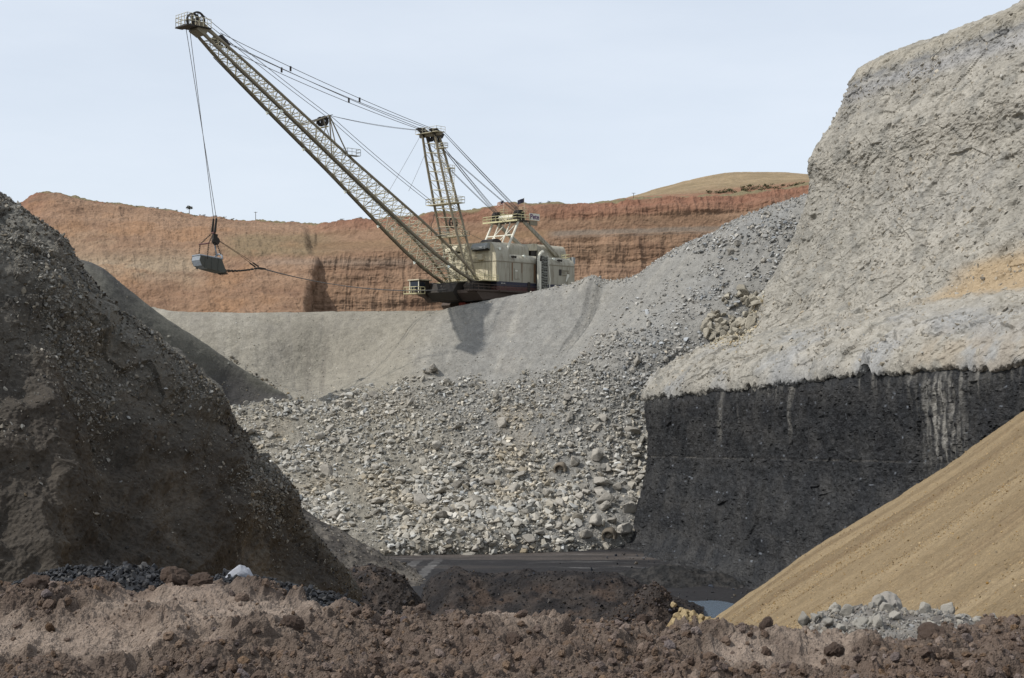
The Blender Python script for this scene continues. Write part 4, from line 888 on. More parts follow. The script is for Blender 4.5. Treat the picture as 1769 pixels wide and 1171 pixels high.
# ------------------------------------------------------------------ the dragline
P_cream = paint('cream_paint', (196, 188, 164), .65, .8, (122, 106, 84), .9)
P_side = paint('shaded_cream_paint', (168, 163, 146), .65, .75, (112, 98, 80), .9)  # cream darkened towards grey, the side walls' shade mixed into the paint
P_roof = paint('dusty_roof', (150, 140, 122), .8, .5, (112, 98, 80), vert=False)
P_steel = paint('boom_steel', (136, 127, 108), .7, .5, (70, 58, 44), 1.2, vert=False)
P_lace = paint('lacing_paint', (190, 183, 158), .7, .4, (110, 94, 70), 1.2, vert=False)
P_white = paint('white_paint', (214, 210, 194), .6, .2)
P_yel = paint('pale_yellow_paint', (196, 188, 148), .6, .3, vert=False)
P_dark = paint('dark_machinery', (46, 42, 38), .6, .4, (70, 60, 48), vert=False)
P_frame = paint('rusty_frame', (78, 67, 59), .75, .5, (60, 44, 34), vert=False)
P_navy = paint('navy_stripe', (48, 50, 66), .6, .3); P_mar = paint('maroon_stripe', (92, 60, 58), .65, .4)
P_rope = paint('wire_rope', (104, 102, 100), .6, .2, (60, 56, 50), vert=False)
P_glass = paint('dark_glass', (30, 38, 50), .15, .1)
P_lamp = paint('lamp_glass', (235, 238, 225), .2, .0)
P_red = paint('red_paint', (150, 60, 48), .6, .2); P_gry = paint('grey_paint', (140, 142, 140), .6, .3); P_gal = paint('galvanised', (150, 150, 140), .5, .3)
class MB:
    def __init__(s): s.v = []; s.f = []
    def add(s, V, Fs):
        o = len(s.v); s.v += [tuple(map(float, q)) for q in V]; s.f += [tuple(i + o for i in t) for t in Fs]; return s
    def box(s, x0, x1, y0, y1, z0, z1):
        return s.add([(x, y, z) for x in (x0, x1) for y in (y0, y1) for z in (z0, z1)], [(0, 1, 3, 2), (4, 6, 7, 5), (0, 4, 5, 1), (2, 3, 7, 6), (0, 2, 6, 4), (1, 5, 7, 3)])
    def prism(s, poly, y0, y1, axis='y'):
        n = len(poly); T = {'y': lambda a, b, c: (a, c, b), 'x': lambda a, b, c: (c, a, b), 'z': lambda a, b, c: (a, b, c)}[axis]
        V = [T(a, b, y0) for a, b in poly] + [T(a, b, y1) for a, b in poly]
        return s.add(V, [tuple(range(n))[::-1], tuple(range(n, 2 * n))] + [(i, (i + 1) % n, (i + 1) % n + n, i + n) for i in range(n)])
    def tube(s, a, b, r, n=6, r2=None):
        a, b = Vector(a), Vector(b); d = b - a
        if d.length < 1e-6: return s
        q = d.to_track_quat('Z', 'Y'); r2 = r if r2 is None else r2
        V = [a + q @ Vector((math.cos(t) * r, math.sin(t) * r, 0)) for t in [2 * math.pi * k / n for k in range(n)]] + [b + q @ Vector((math.cos(t) * r2, math.sin(t) * r2, 0)) for t in [2 * math.pi * k / n for k in range(n)]]
        return s.add(V, [(k, (k + 1) % n, (k + 1) % n + n, k + n) for k in range(n)] + [tuple(range(n))[::-1], tuple(range(n, 2 * n))])
    def path(s, pts, r, n=6):
        for a, b in zip(pts[:-1], pts[1:]): s.tube(a, b, r, n)
        return s
    def wheel(s, c, ax, r, wd, hole=.0, n=28, spokes=0, rim=.14):
        c = Vector(c); q = Vector(ax).to_track_quat('Z', 'Y'); V = []; Fs = []
        for k in range(n):
            t = 2 * math.pi * k / n
            for (rr, z) in ((r, -wd), (r, wd), (r * hole, wd), (r * hole, -wd)): V.append(c + q @ Vector((math.cos(t) * rr, math.sin(t) * rr, z)))
        for k in range(n):
            a, b = 4 * k, 4 * ((k + 1) % n)
            for j in range(4): Fs.append((a + j, b + j, b + (j + 1) % 4, a + (j + 1) % 4))
        s.add(V, Fs)
        for k in range(spokes):
            t = 2 * math.pi * k / spokes; s.tube(c, c + q @ Vector((math.cos(t) * r * .9, math.sin(t) * r * .9, 0)), wd * .55, 5)
        if spokes: s.tube(c - q @ Vector((0, 0, wd * 1.3)), c + q @ Vector((0, 0, wd * 1.3)), r * .2, 10)
        return s
    def rail(s, pts, h=1.1, r=.045, posts=1.6, mid=True):
        for a, b in zip(pts[:-1], pts[1:]):
            a, b = Vector(a), Vector(b); n = max(1, int((b - a).length / posts))
            for k in range(n + 1):
                p = a.lerp(b, k / n); s.tube(p, p + Vector((0, 0, h)), r, 4)
            s.tube(a + Vector((0, 0, h)), b + Vector((0, 0, h)), r, 4)
            if mid: s.tube(a + Vector((0, 0, h * .5)), b + Vector((0, 0, h * .5)), r, 4)
        return s
    def build(s, name, mat, parent=None, smooth=False, bevel=0):
        me = bpy.data.meshes.new(name); me.from_pydata(s.v, [], s.f); me.materials.append(mat)
        bm = bmesh.new(); bm.from_mesh(me); bmesh.ops.recalc_face_normals(bm, faces=bm.faces)
        if bevel: bmesh.ops.bevel(bm, geom=[e for e in bm.edges if len(e.link_faces) == 2 and e.calc_face_angle(0) > .6], offset=bevel, segments=2, affect='EDGES', profile=.6, clamp_overlap=True)
        bm.to_mesh(me); bm.free()
        if smooth: me.polygons.foreach_set('use_smooth', [True] * len(me.polygons))
        o = bpy.data.objects.new(name, me); COL.objects.link(o)
        if parent: o.parent = parent
        return o
ORG = Vector((-1.1, 310, 13.4)); f_ = Vector((-.70711, -.70711, 0)); l_ = Vector((.70711, -.70711, 0))
dl = bpy.data.objects.new('dragline', None); COL.objects.link(dl); dl.location = ORG; dl.rotation_euler = (0, 0, R(225))
dl['label'] = 'giant cream dragline excavator with a long lattice boom standing on the grey spoil bench'; dl['category'] = 'excavator'
def loc(px, py, y):
    d = Vector(((px - PCX) / F, 1, (HOR - py) / F)); t = (y + l_.dot(ORG)) / l_.dot(d); w_ = d * t - ORG
    return Vector((w_.dot(f_), w_.dot(l_), w_.z))
# --- base and revolving frame
b = MB(); b.wheel((0, 0, .95), (0, 0, 1), 8.2, .95, 0.0, 48); b.build('base_tub', P_dark, dl)
for s in (1, -1):
    b = MB(); b.prism([(-8, .2), (-8.6, .8), (-8, 2.1), (7.4, 2.1), (8.6, .9), (8, .2)], 9.2 * s, 12 * s); b.build('walking_shoe', P_frame, dl, bevel=.12)
b = MB(); b.prism([(-14, 1.95), (-14, 3.35), (17.2, 3.35), (17.2, 2.7), (15.5, 1.1), (9, 1.95)], -8.6, 8.6); fr = b.build('revolving_frame', P_frame, dl, bevel=.06)
b = MB(); b.prism([(10.6, 3.4), (10.6, 5.2), (16, 5.3), (17.1, 4.4), (17.1, 2.0), (12, 1.2)], -7.8, -5.9); b.prism([(10.6, 3.4), (10.6, 5.2), (15.0, 5.3), (16, 4.4), (15.6, 1.0), (12, 1.2)], 3.2, 5.9); b.prism([(11, 3.4), (11, 5.0), (17.0, 5.0), (18.4, 3.0), (17, 1.3), (12, 1.0)], -5.6, 2.6); b.build('boom_hinge', P_dark, dl, bevel=.05)
b = MB(); b.prism([(12, 1.5), (12, 5.0), (20.2, 5.3), (20.2, 3.1), (16, 1.7)], -8.2, -6.2)
for k in range(3): b.tube((13 + 2.4 * k, -6.1, 1.8), (15 + 2.2 * k, -6.1, 5.0), .16)
b.build('front_frame', P_frame, dl, bevel=.04)
b = MB(); b.box(11, 18.5, 6.1, 8.9, 3.0, 3.3); b.box(-14, 11, 7.6, 9.2, 3.0, 3.35); b.rail([(11, 9.15, 3.35), (-14, 9.15, 3.35)], 1.1, .05, 1.5); b.rail([(18.4, 6.2, 3.3), (18.4, 8.8, 3.3), (11, 8.8, 3.3)], 1.1, .05, 1.3); b.build('side_walkway', P_frame, dl)
b = MB(); b.box(10.4, 14.5, -9.5, 8, 5.25, 5.4); b.rail([(14.5, 8, 5.4), (10.5, 8, 5.4)], 1.1, .05, 1.2); b.rail([(14.5, -2, 5.4), (14.5, 8, 5.4)], 1.1, .05, 1.2); b.build('front_walkway', P_yel, dl)
b = MB(); b.prism([(12.5, 1.3), (15.2, 1.3), (17.6, 3.1), (11, 3.1)], 5.95, 8.2); b.build('frame_bracket', P_frame, dl, bevel=.05)
b = MB(); b.box(11.2, 13.2, -1.2, .8, .15, 1.0); b.build('cable_box', P_red, dl, bevel=.05)
# --- operator's cab
cabc = loc(728, 498, -6.5); cx = cabc.x
cab = MB().box(cx - 1.5, cx + 1.5, -8.4, -5.6, 3.0, 5.6).build('cab', P_dark, dl, bevel=.05)
MB().box(cx - 1.9, cx + 1.9, -8.8, -5.2, 5.62, 5.85).build('cab_roof', P_cream, cab, bevel=.04)
b = MB(); b.box(cx + 1.51, cx + 1.56, -8.2, -5.8, 3.9, 5.4); b.box(cx - .2, cx + 1.3, -5.59, -5.54, 4.0, 5.3); b.build('window', P_glass, cab)
b = MB(); b.box(cx + .3, cx + 2.7, -9.2, -5.0, 2.75, 2.9); b.rail([(cx + .3, -5.05, 2.9), (cx + 2.65, -5.05, 2.9), (cx + 2.65, -9.1, 2.9)], 1.3, .07, .8); b.build('railing', P_yel, cab)
for yy in (-8.4, -5.6): MB().box(cx + 1.5, cx + 1.62, yy - .1, yy + .1, 2.9, 5.6).build('corner_post', P_white, cab)
# --- house
ZS = 9.55; HB = 3.38; XF, XR = 10.45, -13.6
def arch(y1, z0, z1, inset, n=9):       # half outline of a wall curving into the roof
    return [(y1 - inset * (1 - math.cos(t)), z0 + (z1 - z0) * math.sin(t)) for t in np.linspace(0, math.pi / 2, n)]
pr = [(7.5, HB)] + arch(7.5, ZS, 11.35, 1.9); pr = pr + [(-a, b_) for a, b_ in pr[::-1]]
house = MB().prism(pr, XR, XF - .02, 'x').build('house', P_side, dl)
pr = [(7.46, ZS - .3)] + arch(7.46, ZS, 13.7, 2.3, 12); pr = pr + [(-a, b_) for a, b_ in pr[::-1]]
fb = MB().prism(pr, 6.6, XF + .03, 'x').build('front_block', P_side, house)
MB().prism([(7.44, HB + 1.95), (7.44, ZS - .1)] + arch(7.40, ZS, 13.55, 2.3, 12) + [(-a, b_) for a, b_ in arch(7.40, ZS, 13.55, 2.3, 12)[::-1]] + [(-7.44, ZS - .1), (-7.44, HB + 1.95)], XF + .04, XF + .1, 'x').build('front_wall', P_cream, house)
b = MB(); b.box(XR - .02, XF + .13, 7.5, 7.56, ZS - .1, ZS + .06); b.box(XF + .11, XF + .16, -7.5, 7.5, ZS - .1, ZS + .06)
for x in (-11.2, -4.9, -.9, 2.9, 6.6): b.box(x - .06, x + .06, 7.5, 7.55, HB + 2, ZS - .12)
b.build('wall_seam', P_steel, house)
b = MB(); b.box(-13.58, XF, 7.51, 7.545, HB + .95, HB + 1.93); b.box(XF + .03, XF + .09, -7.4, 7.5, HB + .95, HB + 1.93); b.build('navy_stripe', P_navy, house)
b = MB(); b.box(-13.58, XF, 7.51, 7.54, HB, HB + .93); b.box(XF + .03, XF + .08, -7.4, 7.5, HB, HB + .93); b.build('maroon_stripe', P_mar, house)
dd = MB().box(3.6, 5.3, 7.56, 7.62, HB + 2.6, HB + 4.9).build('door', P_side, house, bevel=.02); MB().box(4.4, 5.1, 7.63, 7.66, HB + 4.2, HB + 4.5).build('handle', P_white, dd)
MB().box(.6, 1.3, 7.56, 7.66, HB + .1, HB + 2.1).build('door', P_dark, house)
for x in (8.3, 9.0): MB().box(x - .25, x + .25, 7.55, 7.58, HB + 1.5, HB + 1.62).build('sign_plate', P_white, house)
rust = paint('rust_stain', (112, 84, 60), .9, .6, (150, 130, 104))
b = MB(); 
for x, w0, z0 in ((-.9, .32, HB + 2.1), (-1.5, .12, HB + 3.4), (5.9, .16, HB + 2.2), (3.0, .1, HB + 4)): b.box(x - w0, x + w0, 7.552, 7.558, z0, ZS - .13)
b.build('rust_streak', rust, house)
# company panel: dark square emblem, three lines of lettering, pale boot-shaped mark
b = MB(); b.box(-9.3, -8.55, 7.56, 7.60, 7.4, 8.7); b.build('emblem', P_dark, house)
b = MB()
for zz, xs in ((8.45, [(-9.55, -9.75), (-9.85, -10.3), (-10.4, -11.1), (-11.2, -11.8)]), (8.0, [(-9.6, -10.2), (-10.35, -10.6), (-11.3, -11.9)]), (7.5, [(-9.6, -10.1), (-10.2, -10.9)])):
    for x1, x0 in xs: b.box(x0, x1, 7.56, 7.58, zz - .13, zz + .13)
b.build('lettering', P_steel, house)
b = MB(); b.prism([(-11.1, 7.8), (-11.75, 7.75), (-11.8, 7.3), (-11.25, 6.7), (-10.95, 6.1), (-10.6, 6.15), (-10.9, 6.9)], 7.56, 7.59); b.build('pale_mark', P_white, house)
# hoods, penthouses and vents
def hood(x, y, z, w0, h, L0, mat, par, name='intake_hood'):
    o = MB().prism([(x, z), (x, z + h), (x + L0 * .55, z + h * .92), (x + L0, z + h * .35), (x + L0, z), (x + L0 * .7, z + .25)], y - w0 / 2, y + w0 / 2).build(name, mat, par, bevel=.04)
    MB().box(x + .02, x + L0 * .78, y - w0 / 2 + .15, y + w0 / 2 - .15, z - .28, z - .02).build('louvre', P_dark, o)
hood(XF + .1, 3.3, 12.1, 4.6, 1.4, 1.3, P_gry, house); hood(XF + .1, -5.2, 12.0, 3.6, 1.45, 1.6, P_cream, house)
b = MB(); n = 14; b.prism([(7.6 + 1.5 * math.cos(t), 13.6 + .95 * math.sin(t)) for t in np.linspace(0, math.pi, n)], 1.0, 4.6); b.build('fan_cowl', P_dark, house)
MB().box(XF + .1, XF + .9, 2.2, 4.0, 9.9, 11.2).build('vent_box', P_cream, house, bevel=.08)
b = MB(); b.prism([(3.3, 11.2)] + arch(3.3, 12.4, 14.2, 1.2) + [(-a, q) for a, q in arch(3.3, 12.4, 14.2, 1.2)[::-1]] + [(-3.3, 11.2)], -3.4, 6.6, 'x'); b.build('penthouse', P_side, house)
pr = [(3.6, 11.2)] + arch(3.6, 12.6, 14.4, 1.4) + [(-a, q) for a, q in arch(3.6, 12.6, 14.4, 1.4)[::-1]] + [(-3.6, 11.2)]
rp_ = MB().prism(pr, -15.0, -6.0, 'x').build('rear_penthouse', P_side, house)
MB().prism([(-6.0, 12.9), (-6.0, 14.4), (-4.6, 14.35), (-3.4, 13.1), (-3.4, 12.75)], -3.4, 3.4).build('intake_hood', P_cream, rp_, bevel=.05)
b = MB(); b.box(-6, -4.2, -3.2, 3.2, 11.3, 12.85)
b.build('louvre', P_dark, rp_)
b = MB(); b.rail([(-10.5, 6.4, 11.1), (-13.4, 6.4, 11.1), (-13.4, 2, 11.1)], 1.1, .06, 1.2); b.build('roof_railing', P_yel, house)
MB().prism([(-13.5, 9.8), (-14.2, 10.3), (-14.2, 11.6), (-13.5, 11.7)], 5.2, 7.2).build('rear_vent', P_gry, house, bevel=.05)
for x, y, z in ((9.2, 6.6, 12.3), (2.2, 6.9, 11.1), (-6.9, 7.0, 11.0), (6.0, 7.35, 10.7), (5.3, 7.35, 10.7), (-8.2, 7.3, 10.7), (-8.9, 7.3, 10.7)):
    lit = x in (9.2, 2.2, -6.9); MB().tube((x, y, z), (x + .1, y + .7, z - .12), .12, 6, .30).build('floodlight', P_lamp if lit else P_dark, house)
# caged stair tower on the near side
st = MB(); SX, SY = loc(938, 470, 8.9).x, 8.9; z0, z1 = HB - .2, 11.0
st.box(SX + .8, SX + 1.4, 8.5, 9.2, z0, z1 - 1.0); 
pts = [(SX + 1.1 - 1.5 * (1 - math.cos(t)), 8.6, z1 - 1.0 + 2.1 * math.sin(t)) for t in np.linspace(0, 1.5, 9)]
st.path(pts, .34, 10); stair = st.build('stair_tower', P_white, dl, bevel=0)
b = MB(); b.box(SX - 1.3, SX + .78, 7.6, 9.1, z0, z1 + .2)
b.build('stair_shaft', P_dark, stair)
b = MB()
for k in range(15):
    z = z0 + .55 * k + .2; b.tube((SX - 1.32, 9.3, z), (SX + .78, 9.3, z), .07, 4); b.tube((SX - 1.32, 9.3, z), (SX + .78, 9.3, z + (.9 if k % 2 else -.4)), .06, 4)
for x in (SX - .8, SX - .3, SX + .2): b.tube((x, 9.42, z0), (x, 9.42, z1 + .8), .05, 4)
b.build('stair_cage', P_gal, stair); b = MB(); b.path([(SX - 1.45, 9.3, z0), (SX - 1.6, 9.5, z0 + 3), (SX - 1.38, 9.3, z0 + 6), (SX - 1.4, 9.0, z1 + .3)], .12); b.build('handrail', P_white, stair)

# --- boom
A = Vector((13.0, 0, 5.0)); Bt = loc(345, 52, 0); dv = (Bt - A).normalized(); nv_ = Vector((-dv.z, 0, dv.x)); LB_ = (Bt - A).length
TS = [0, .07, .16, .25, .5, .78, .93, 1.0]; WW = [9.6, 8.9, 8.0, 7.2, 5.2, 4.0, 2.9, 2.0]; HH = [.5, 2.5, 3.5, 3.6, 2.7, 2.1, 1.7, 1.0]
def chord(t, sy, sh): return A + dv * (LB_ * t) + Vector((0, sy * np.interp(t, TS, WW) / 2, 0)) + nv_ * (sh * np.interp(t, TS, HH) / 2)
boom = MB()
boom.prism([(-.8, -.8), (1.0, -1.0), (1.6, .4), (.4, 1.0), (-.9, .6)], -1.4, 1.4)
V = np.array(boom.v); X = [Bt + dv * a + nv_ * c_ + Vector((0, y, 0)) for a, y, c_ in V]; boom.v = [tuple(x) for x in X]
boomo = boom.build('boom', P_steel, dl)
for sy in (1, -1):
    for sh in (1, -1):
        b = MB(); ts = list(np.linspace(0, 1, 17)); b.path([chord(t, sy, sh) for t in ts], .27 if sh > 0 else .30, 8); b.build('chord', P_steel, boomo)
NB = 30
TB = [((k / NB) ** .92) * .955 + .02 for k in range(NB + 1)]
for sy in (1, -1):       # side faces
    b = MB()
    for k in range(NB):
        a, c_ = TB[k], TB[k + 1]; m = (a + c_) / 2
        b.tube(chord(a, sy, -1), chord(m, sy, 1), .085, 5).tube(chord(m, sy, 1), chord(c_, sy, -1), .085, 5); b.tube(chord(a, sy, -1), chord(a, sy, 1), .055, 4)
    b.build('side_lacing', P_lace, boomo)
for sh in (1, -1):
    b = MB()
    for k in range(NB):
        a, c_ = TB[k], TB[k + 1]; b.tube(chord(a, -1, sh), chord(a, 1, sh), .08, 5)
        m = (a + c_) / 2; mid_ = (chord(m, -1, sh) + chord(m, 1, sh)) / 2
        for s in (1, -1): b.tube(chord(a, s, sh), mid_, .075, 5).tube(mid_, chord(c_, s, sh), .075, 5)
    b.build('cross_lacing', P_lace, boomo)
b = MB()                                         # internal diagonals
for k in range(0, NB, 1):
    a, c_ = TB[k], TB[k + 1]; b.tube(chord(a, 1, 1), chord(c_, -1, -1), .055, 4).tube(chord(a, -1, 1), chord(c_, 1, -1), .055, 4)
b.build('inner_bracing', P_lace, boomo)
b = MB()                                         # walkway with hand rails on the lower far chord
pw = [chord(t, .0, 0) + Vector((0, -.0, 0)) - nv_ * .1 for t in np.linspace(.03, .95, 50)]
for a, c_ in zip(pw[:-1], pw[1:]):
    b.tube(a + Vector((0, .35, 0)), c_ + Vector((0, .35, 0)), .06, 4).tube(a - Vector((0, .35, 0)), c_ - Vector((0, .35, 0)), .06, 4); b.tube(a + Vector((0, .35, 1.0)), c_ + Vector((0, .35, 1.0)), .04, 4); b.tube(a + Vector((0, .35, 0)), a + Vector((0, .35, 1.0)), .04, 4)
    for k in range(5): q = a.lerp(c_, k / 5); b.tube(q - Vector((0, .38, 0)), q + Vector((0, .38, 0)), .05, 4)
b.build('walkway', P_gal, boomo)
b = MB(); pp = [chord(t, 1.0, -1) - nv_ * .42 for t in np.linspace(.02, .9, 12)]; b.path(pp, .07, 5); pp = [chord(t, -1.0, -1) - nv_ * .42 for t in np.linspace(.02, .93, 12)]; b.path(pp, .08, 5); b.build('cable_conduit', P_dark, boomo)
# boom point: sheaves, platform and cage
for y in (-.75, .75): MB().wheel(Bt + dv * 1.6 + nv_ * .9 + Vector((0, y, 0)), (0, 1, 0), 1.45, .16, .80, 30, 8).build('sheave', P_dark, boomo)
tp = Bt + dv * 1.6
b = MB(); tx, tz = tp.x, tp.z
b.box(tx - 2.6, tx + 2.4, -1.9, 1.9, tz - .75, tz - .6); b.box(tx + 1.0, tx + 2.5, -2.0, 2.0, tz - .9, tz - .7)
b.build('point_platform', P_dark, boomo)
b = MB(); b.rail([(tx - 2.5, 1.9, tz - .6), (tx + 2.4, 1.9, tz - .6), (tx + 2.4, -1.9, tz - .6), (tx - .5, -1.9, tz - .6)], 1.5, .06, .8); b.rail([(tx + 1.2, 1.85, tz + .4), (tx + 2.4, 1.85, tz + .4), (tx + 2.4, -1.85, tz + .4)], 1.0, .05, .8); b.build('point_railing', P_lace, boomo)
b = MB(); e0 = Bt - dv * 5.2 + nv_ * 1.5
b.prism([(-.4, -1), (2.2, -.3), (1.8, .4), (-.6, .1)], -1.3, -1.0).prism([(-.4, -1), (2.2, -.3), (1.8, .4), (-.6, .1)], 1.0, 1.3)
b.v = [tuple(e0 + dv * a + nv_ * c_ + Vector((0, y, 0))) for a, y, c_ in b.v]
b.build('pendant_anchor', P_dark, boomo)
b = MB()
for s in (1, -1):
    for a, h_ in ((4.0, .7), (2.4, 1.0)): b.tube(chord(.93, s, 1), Bt + dv * .8 + nv_ * h_ + Vector((0, s * .9, 0)), .2, 6)
    b.tube(chord(.88, s, -1), Bt + dv * 1.4 - nv_ * .4 + Vector((0, s * .8, 0)), .22, 6)
b.build('head_strut', P_steel, boomo)
# deflection sheave outrigger half-way up
t0 = .555; q0, q1 = loc(569, 199, 1.2), loc(569, 199, -1.2)
b = MB()
for s, q in ((1, q0), (-1, q1)):
    base1, base2 = chord(t0 - .035, s, 1), chord(t0 + .012, s, 1); up_ = chord(t0 + .095, s, 1)
    b.tube(base1, q, .13, 6).tube(base2, q, .11, 6).tube(up_, q, .13, 6); b.tube(chord(t0 + .03, s, 1), q.lerp(up_, .4), .08, 5)
b.tube(q0, q1, .12, 6); b.build('outrigger', P_steel, boomo)
b = MB(); qm = (q0 + q1) / 2; up_ = (chord(t0 + .095, 1, 1) + chord(t0 + .095, -1, 1)) / 2; ctr = qm.lerp(up_, .28) - Vector((0, 0, .7))
for y in (-.6, .6): b.wheel(ctr + Vector((0, y, 0)), (0, 1, 0), .95, .14, .3, 20)
b.add([qm + Vector((0, -1.1, .05)), qm + Vector((0, 1.1, .05)), qm.lerp(up_, .6) + Vector((0, 1.1, .1)), qm.lerp(up_, .6) + Vector((0, -1.1, .1)), qm + Vector((0, -1.1, -.05)), qm + Vector((0, 1.1, -.05)), qm.lerp(up_, .6) + Vector((0, 1.1, -.02)), qm.lerp(up_, .6) + Vector((0, -1.1, -.02))], [(0, 1, 2, 3), (7, 6, 5, 4), (0, 4, 5, 1), (1, 5, 6, 2), (2, 6, 7, 3), (3, 7, 4, 0)])
b.build('deflection_sheave', P_dark, boomo)
MB().tube(ctr + Vector((-.3, -1.4, -1.1)), ctr + Vector((-.3, 1.4, -1.1)), .14, 6).build('outrigger_beam', P_yel, boomo)
def balcony(t, s, w0=1.6, h=1.2, out=1.4):
    c0 = chord(t, s, 1); b = MB(); y0 = c0.y; y1 = c0.y + s * out; x0, x1 = c0.x - w0, c0.x + w0; z = c0.z + .2
    b.box(min(x0, x1), max(x0, x1), min(y0, y1), max(y0, y1), z - .08, z); b.rail([(x0, y0, z), (x0, y1, z), (x1, y1, z), (x1, y0, z)], h, .05, .8); b.build('balcony', P_gal, boomo)
balcony(.515, 1); balcony(.175, 1, 1.4, 1.4, 1.6)
bb = loc(700, 338, 2)
b = MB(); b.path([chord(.18, 0.5, 1), chord(.18, .5, 1) + Vector((.2, 0, 2.4)), chord(.18, .5, 1) + Vector((-.3, 0, 3.1)), chord(.18, .5, 1) + Vector((-.7, 0, 4.6))], .08, 5); b.build('antenna', P_dark, boomo)
for t, s in ((.74, -1), (.735, 1), (.605, -1), (.44, -1), (.44, 0), (.30, -1), (.285, 0), (.14, -1), (.11, 1)):
    q = chord(t, s, -1) - nv_ * .45; MB().tube(q + Vector((.15, 0, .1)), q + Vector((-.05, .25 , -.35)), .14, 7, .30).build('floodlight', P_lamp, boomo)
# --- mast
mast_f = [(1, loc(755, 233, 1.7), loc(818, 492, 4.3)), (-1, loc(733, 232, -1.7), loc(785, 490, -4.3))]
mtop = (mast_f[0][1] + mast_f[1][1]) / 2
mast = MB().tube(mtop + Vector((0, -3.1, 0)), mtop + Vector((0, 3.1, 0)), .45, 10).build('mast', P_steel, dl)
fx = Vector((1, 0, 0)); legs = []
def mleg(s, k, t):
    _, a, c_ = mast_f[0] if s > 0 else mast_f[1]; sp = np.interp(t, [0, .15, .5, 1], [.55, .95, 1.25, 1.1]); return a.lerp(c_, t) + Vector((k * sp, 0, 0))
for s in (1, -1):
    for k in (1, -1):
        b = MB(); b.path([mleg(s, k, t) for t in (0, .05, .15, .5, .75, 1)], .27, 8); b.build('leg', P_steel, mast)
b = MB(); NM = 15
for k in range(NM):
    a, c_ = .06 + .92 * k / NM, .06 + .92 * (k + 1) / NM
    for s in (1, -1): b.tube(mleg(s, 1, a), mleg(s, -1, c_), .06, 4).tube(mleg(s, -1, c_), mleg(s, 1, c_), .06, 4)
    for q in (1, -1): b.tube(mleg(1, q, a), mleg(-1, q, a), .065, 4)
    b.tube(mleg(1, -1, a), mleg(-1, -1, c_), .055, 4).tube(mleg(-1, -1, a), mleg(1, -1, c_), .055, 4)
b.build('mast_lacing', P_lace, mast)
b = MB()                                          # ladder
for k in range(60):
    t = .03 + .9 * k / 60; m_ = (mleg(1, -1, t) + mleg(-1, -1, t)) / 2 + Vector((-.5, 0, 0)); b.tube(m_ - Vector((0, .3, 0)), m_ + Vector((0, .3, 0)), .045, 4)
for y in (-.3, .3): b.path([(mleg(1, -1, t) + mleg(-1, -1, t)) / 2 + Vector((-.5, y, 0)) for t in np.linspace(.03, .93, 12)], .06, 4)
b.build('ladder', P_lace, mast)
for s in (1, -1):
    a = mast_f[0][1] if s > 0 else mast_f[1][1]
    b = MB(); b.prism([(-1.3, -.6), (-1.8, .2), (.2, 1.35), (1.6, 1.2), (2.1, .9), (.9, .2), (.5, -.6)], -.28, .28); b.v = [tuple(a + Vector(q)) for q in b.v]; b.build('mast_head', P_dark, mast)
    MB().wheel(a + Vector((-.9, -s * .9, -.6)), (0, 1, 0), .95, .25, .3, 20).build('sheave', P_dark, mast)
b = MB(); hz = mtop.z + .3; b.box(mtop.x - 1, mtop.x + 1.4, -3.2, 3.4, hz - .1, hz); b.rail([(mtop.x + 1.4, -3.2, hz), (mtop.x + 1.4, 3.4, hz), (mtop.x - 1, 3.4, hz)], 1.0, .045, 1.0); b.build('head_platform', P_lace, mast)
def mplat(px, py, hw, hy, name, hr=1.2, y=0):
    c0 = loc(px, py, y); b = MB(); b.box(c0.x - hw, c0.x + hw, y - hy, y + hy, c0.z - .15, c0.z); b.rail([(c0.x - hw, y + hy, c0.z), (c0.x + hw, y + hy, c0.z), (c0.x + hw, y - hy, c0.z), (c0.x - hw, y - hy, c0.z), (c0.x - hw, y + hy, c0.z)], hr, .055, .9); b.build(name, P_lace, mast)
mplat(769, 352, 1.3, 4.6, 'service_platform'); mplat(785, 408, 1.0, 3.6, 'service_platform', .9); mplat(762, 255, .7, 1.3, 'head_step', .9, 2.2)
c0 = loc(777, 316, 4.2); b = MB(); b.box(c0.x - .7, c0.x + .7, 3.4, 5.0, c0.z + 3.0, c0.z + 3.1); b.rail([(c0.x - .7, 5.0, c0.z + 2.2), (c0.x + .7, 5.0, c0.z + 2.2), (c0.x + .7, 3.4, c0.z + 2.2)], 1.4, .05, .6)
for y in (4.4, 5.0): b.tube((c0.x - .5, y, c0.z - 3.6), (c0.x - .5, y, c0.z + 3.4), .05, 4)
for k in range(14): b.tube((c0.x - .5, 4.4, c0.z - 3.4 + k * .5), (c0.x - .5, 5.0, c0.z - 3.4 + k * .5), .05, 4)
b.build('ladder_cage', P_lace, mast)
w0 = loc(783, 385, 0); MB().wheel(w0, (0, 1, 0), 1.2, .18, .82, 24, 6).build('sheave', P_dark, mast)
